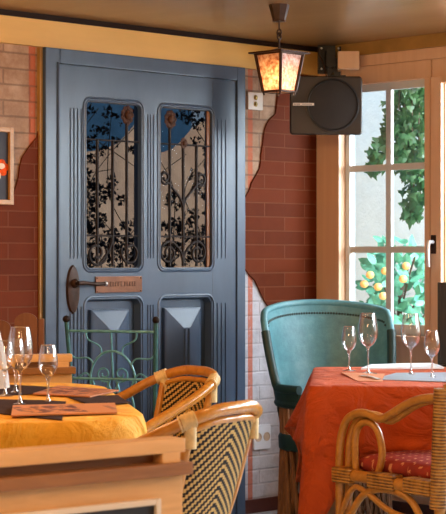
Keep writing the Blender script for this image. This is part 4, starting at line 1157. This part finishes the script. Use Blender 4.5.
# ------------------------------------------------------------------ light
def area(name, loc, rot, sx, sy, e, col):
    l = bpy.data.lights.new(name, 'AREA'); l.shape = 'RECTANGLE'; l.size = sx; l.size_y = sy; l.energy = e; l.color = col
    o = bpy.data.objects.new(name, l); COL.objects.link(o); o.location = loc; o.rotation_euler = rot; return o
def point(name, loc, e, col, r=.12):
    l = bpy.data.lights.new(name, 'POINT'); l.energy = e; l.color = col; l.shadow_soft_size = r
    o = bpy.data.objects.new(name, l); COL.objects.link(o); o.location = loc; return o
DAY = (.80, .90, 1.0)
for k, (a, b_) in enumerate(OPEN[1:]):         # daylight entering at each window
    area('daylight', (.55, (a+b_)/2, 1.95), (0, R(50), 0), 1.2, abs(b_-a), (42, 150, 170, 170)[k], DAY)
WARM = (1, .62, .30)
for X, Y, e in ((-.95, 4.9, 18), (.3, 4.6, 9), (-.7, 2.2, 22), (.6, 2.4, 11), (-.2, 1.0, 32), (-1.25, 5.6, 14)):  # unseen room lamps; the one nearest the camera is added fill for the partition
    point('unseen_lamp', W(X, Y, 1.98), e, WARM)
sun = bpy.data.lights.new('sun', 'SUN'); sun.energy = 1.7; sun.angle = R(3); sun.color = (1, .95, .88)
so_ = bpy.data.objects.new('sun', sun); COL.objects.link(so_)
so_.rotation_euler = Vector((.45, .62, -1.25)).to_track_quat('-Z', 'Y').to_euler()
w = bpy.data.worlds.new('sky'); scene.world = w; w.use_nodes = True
bg_ = w.node_tree.nodes['Background']; bg_.inputs[0].default_value = (.72, .86, 1, 1); bg_.inputs[1].default_value = .9

# ------------------------------------------------------------------ camera
cd = bpy.data.cameras.new('camera'); cam = bpy.data.objects.new('camera', cd); COL.objects.link(cam)
cam.location = CAM; cam.rotation_euler = (R(90), 0, -math.atan2(SS, CC))
cd.sensor_fit = 'HORIZONTAL'; cd.sensor_width = 36; cd.lens = 36*1740/446
cd.dof.use_dof = True; cd.dof.focus_distance = 6.9; cd.dof.aperture_fstop = 16
cd.clip_start = .05; cd.clip_end = 100
scene.camera = cam
vs = scene.view_settings
scene.display_settings.display_device = 'sRGB'
vs.view_transform = 'Standard'; vs.look = 'None'; vs.gamma = 1; vs.exposure = 0.6; vs.use_curve_mapping = False
cy = scene.cycles
cy.use_denoising = True; cy.max_bounces = 8; cy.diffuse_bounces = 4; cy.glossy_bounces = 4; cy.transmission_bounces = 6; cy.transparent_max_bounces = 24
cy.sample_clamp_indirect = 4; cy.caustics_reflective = False; cy.caustics_refractive = False
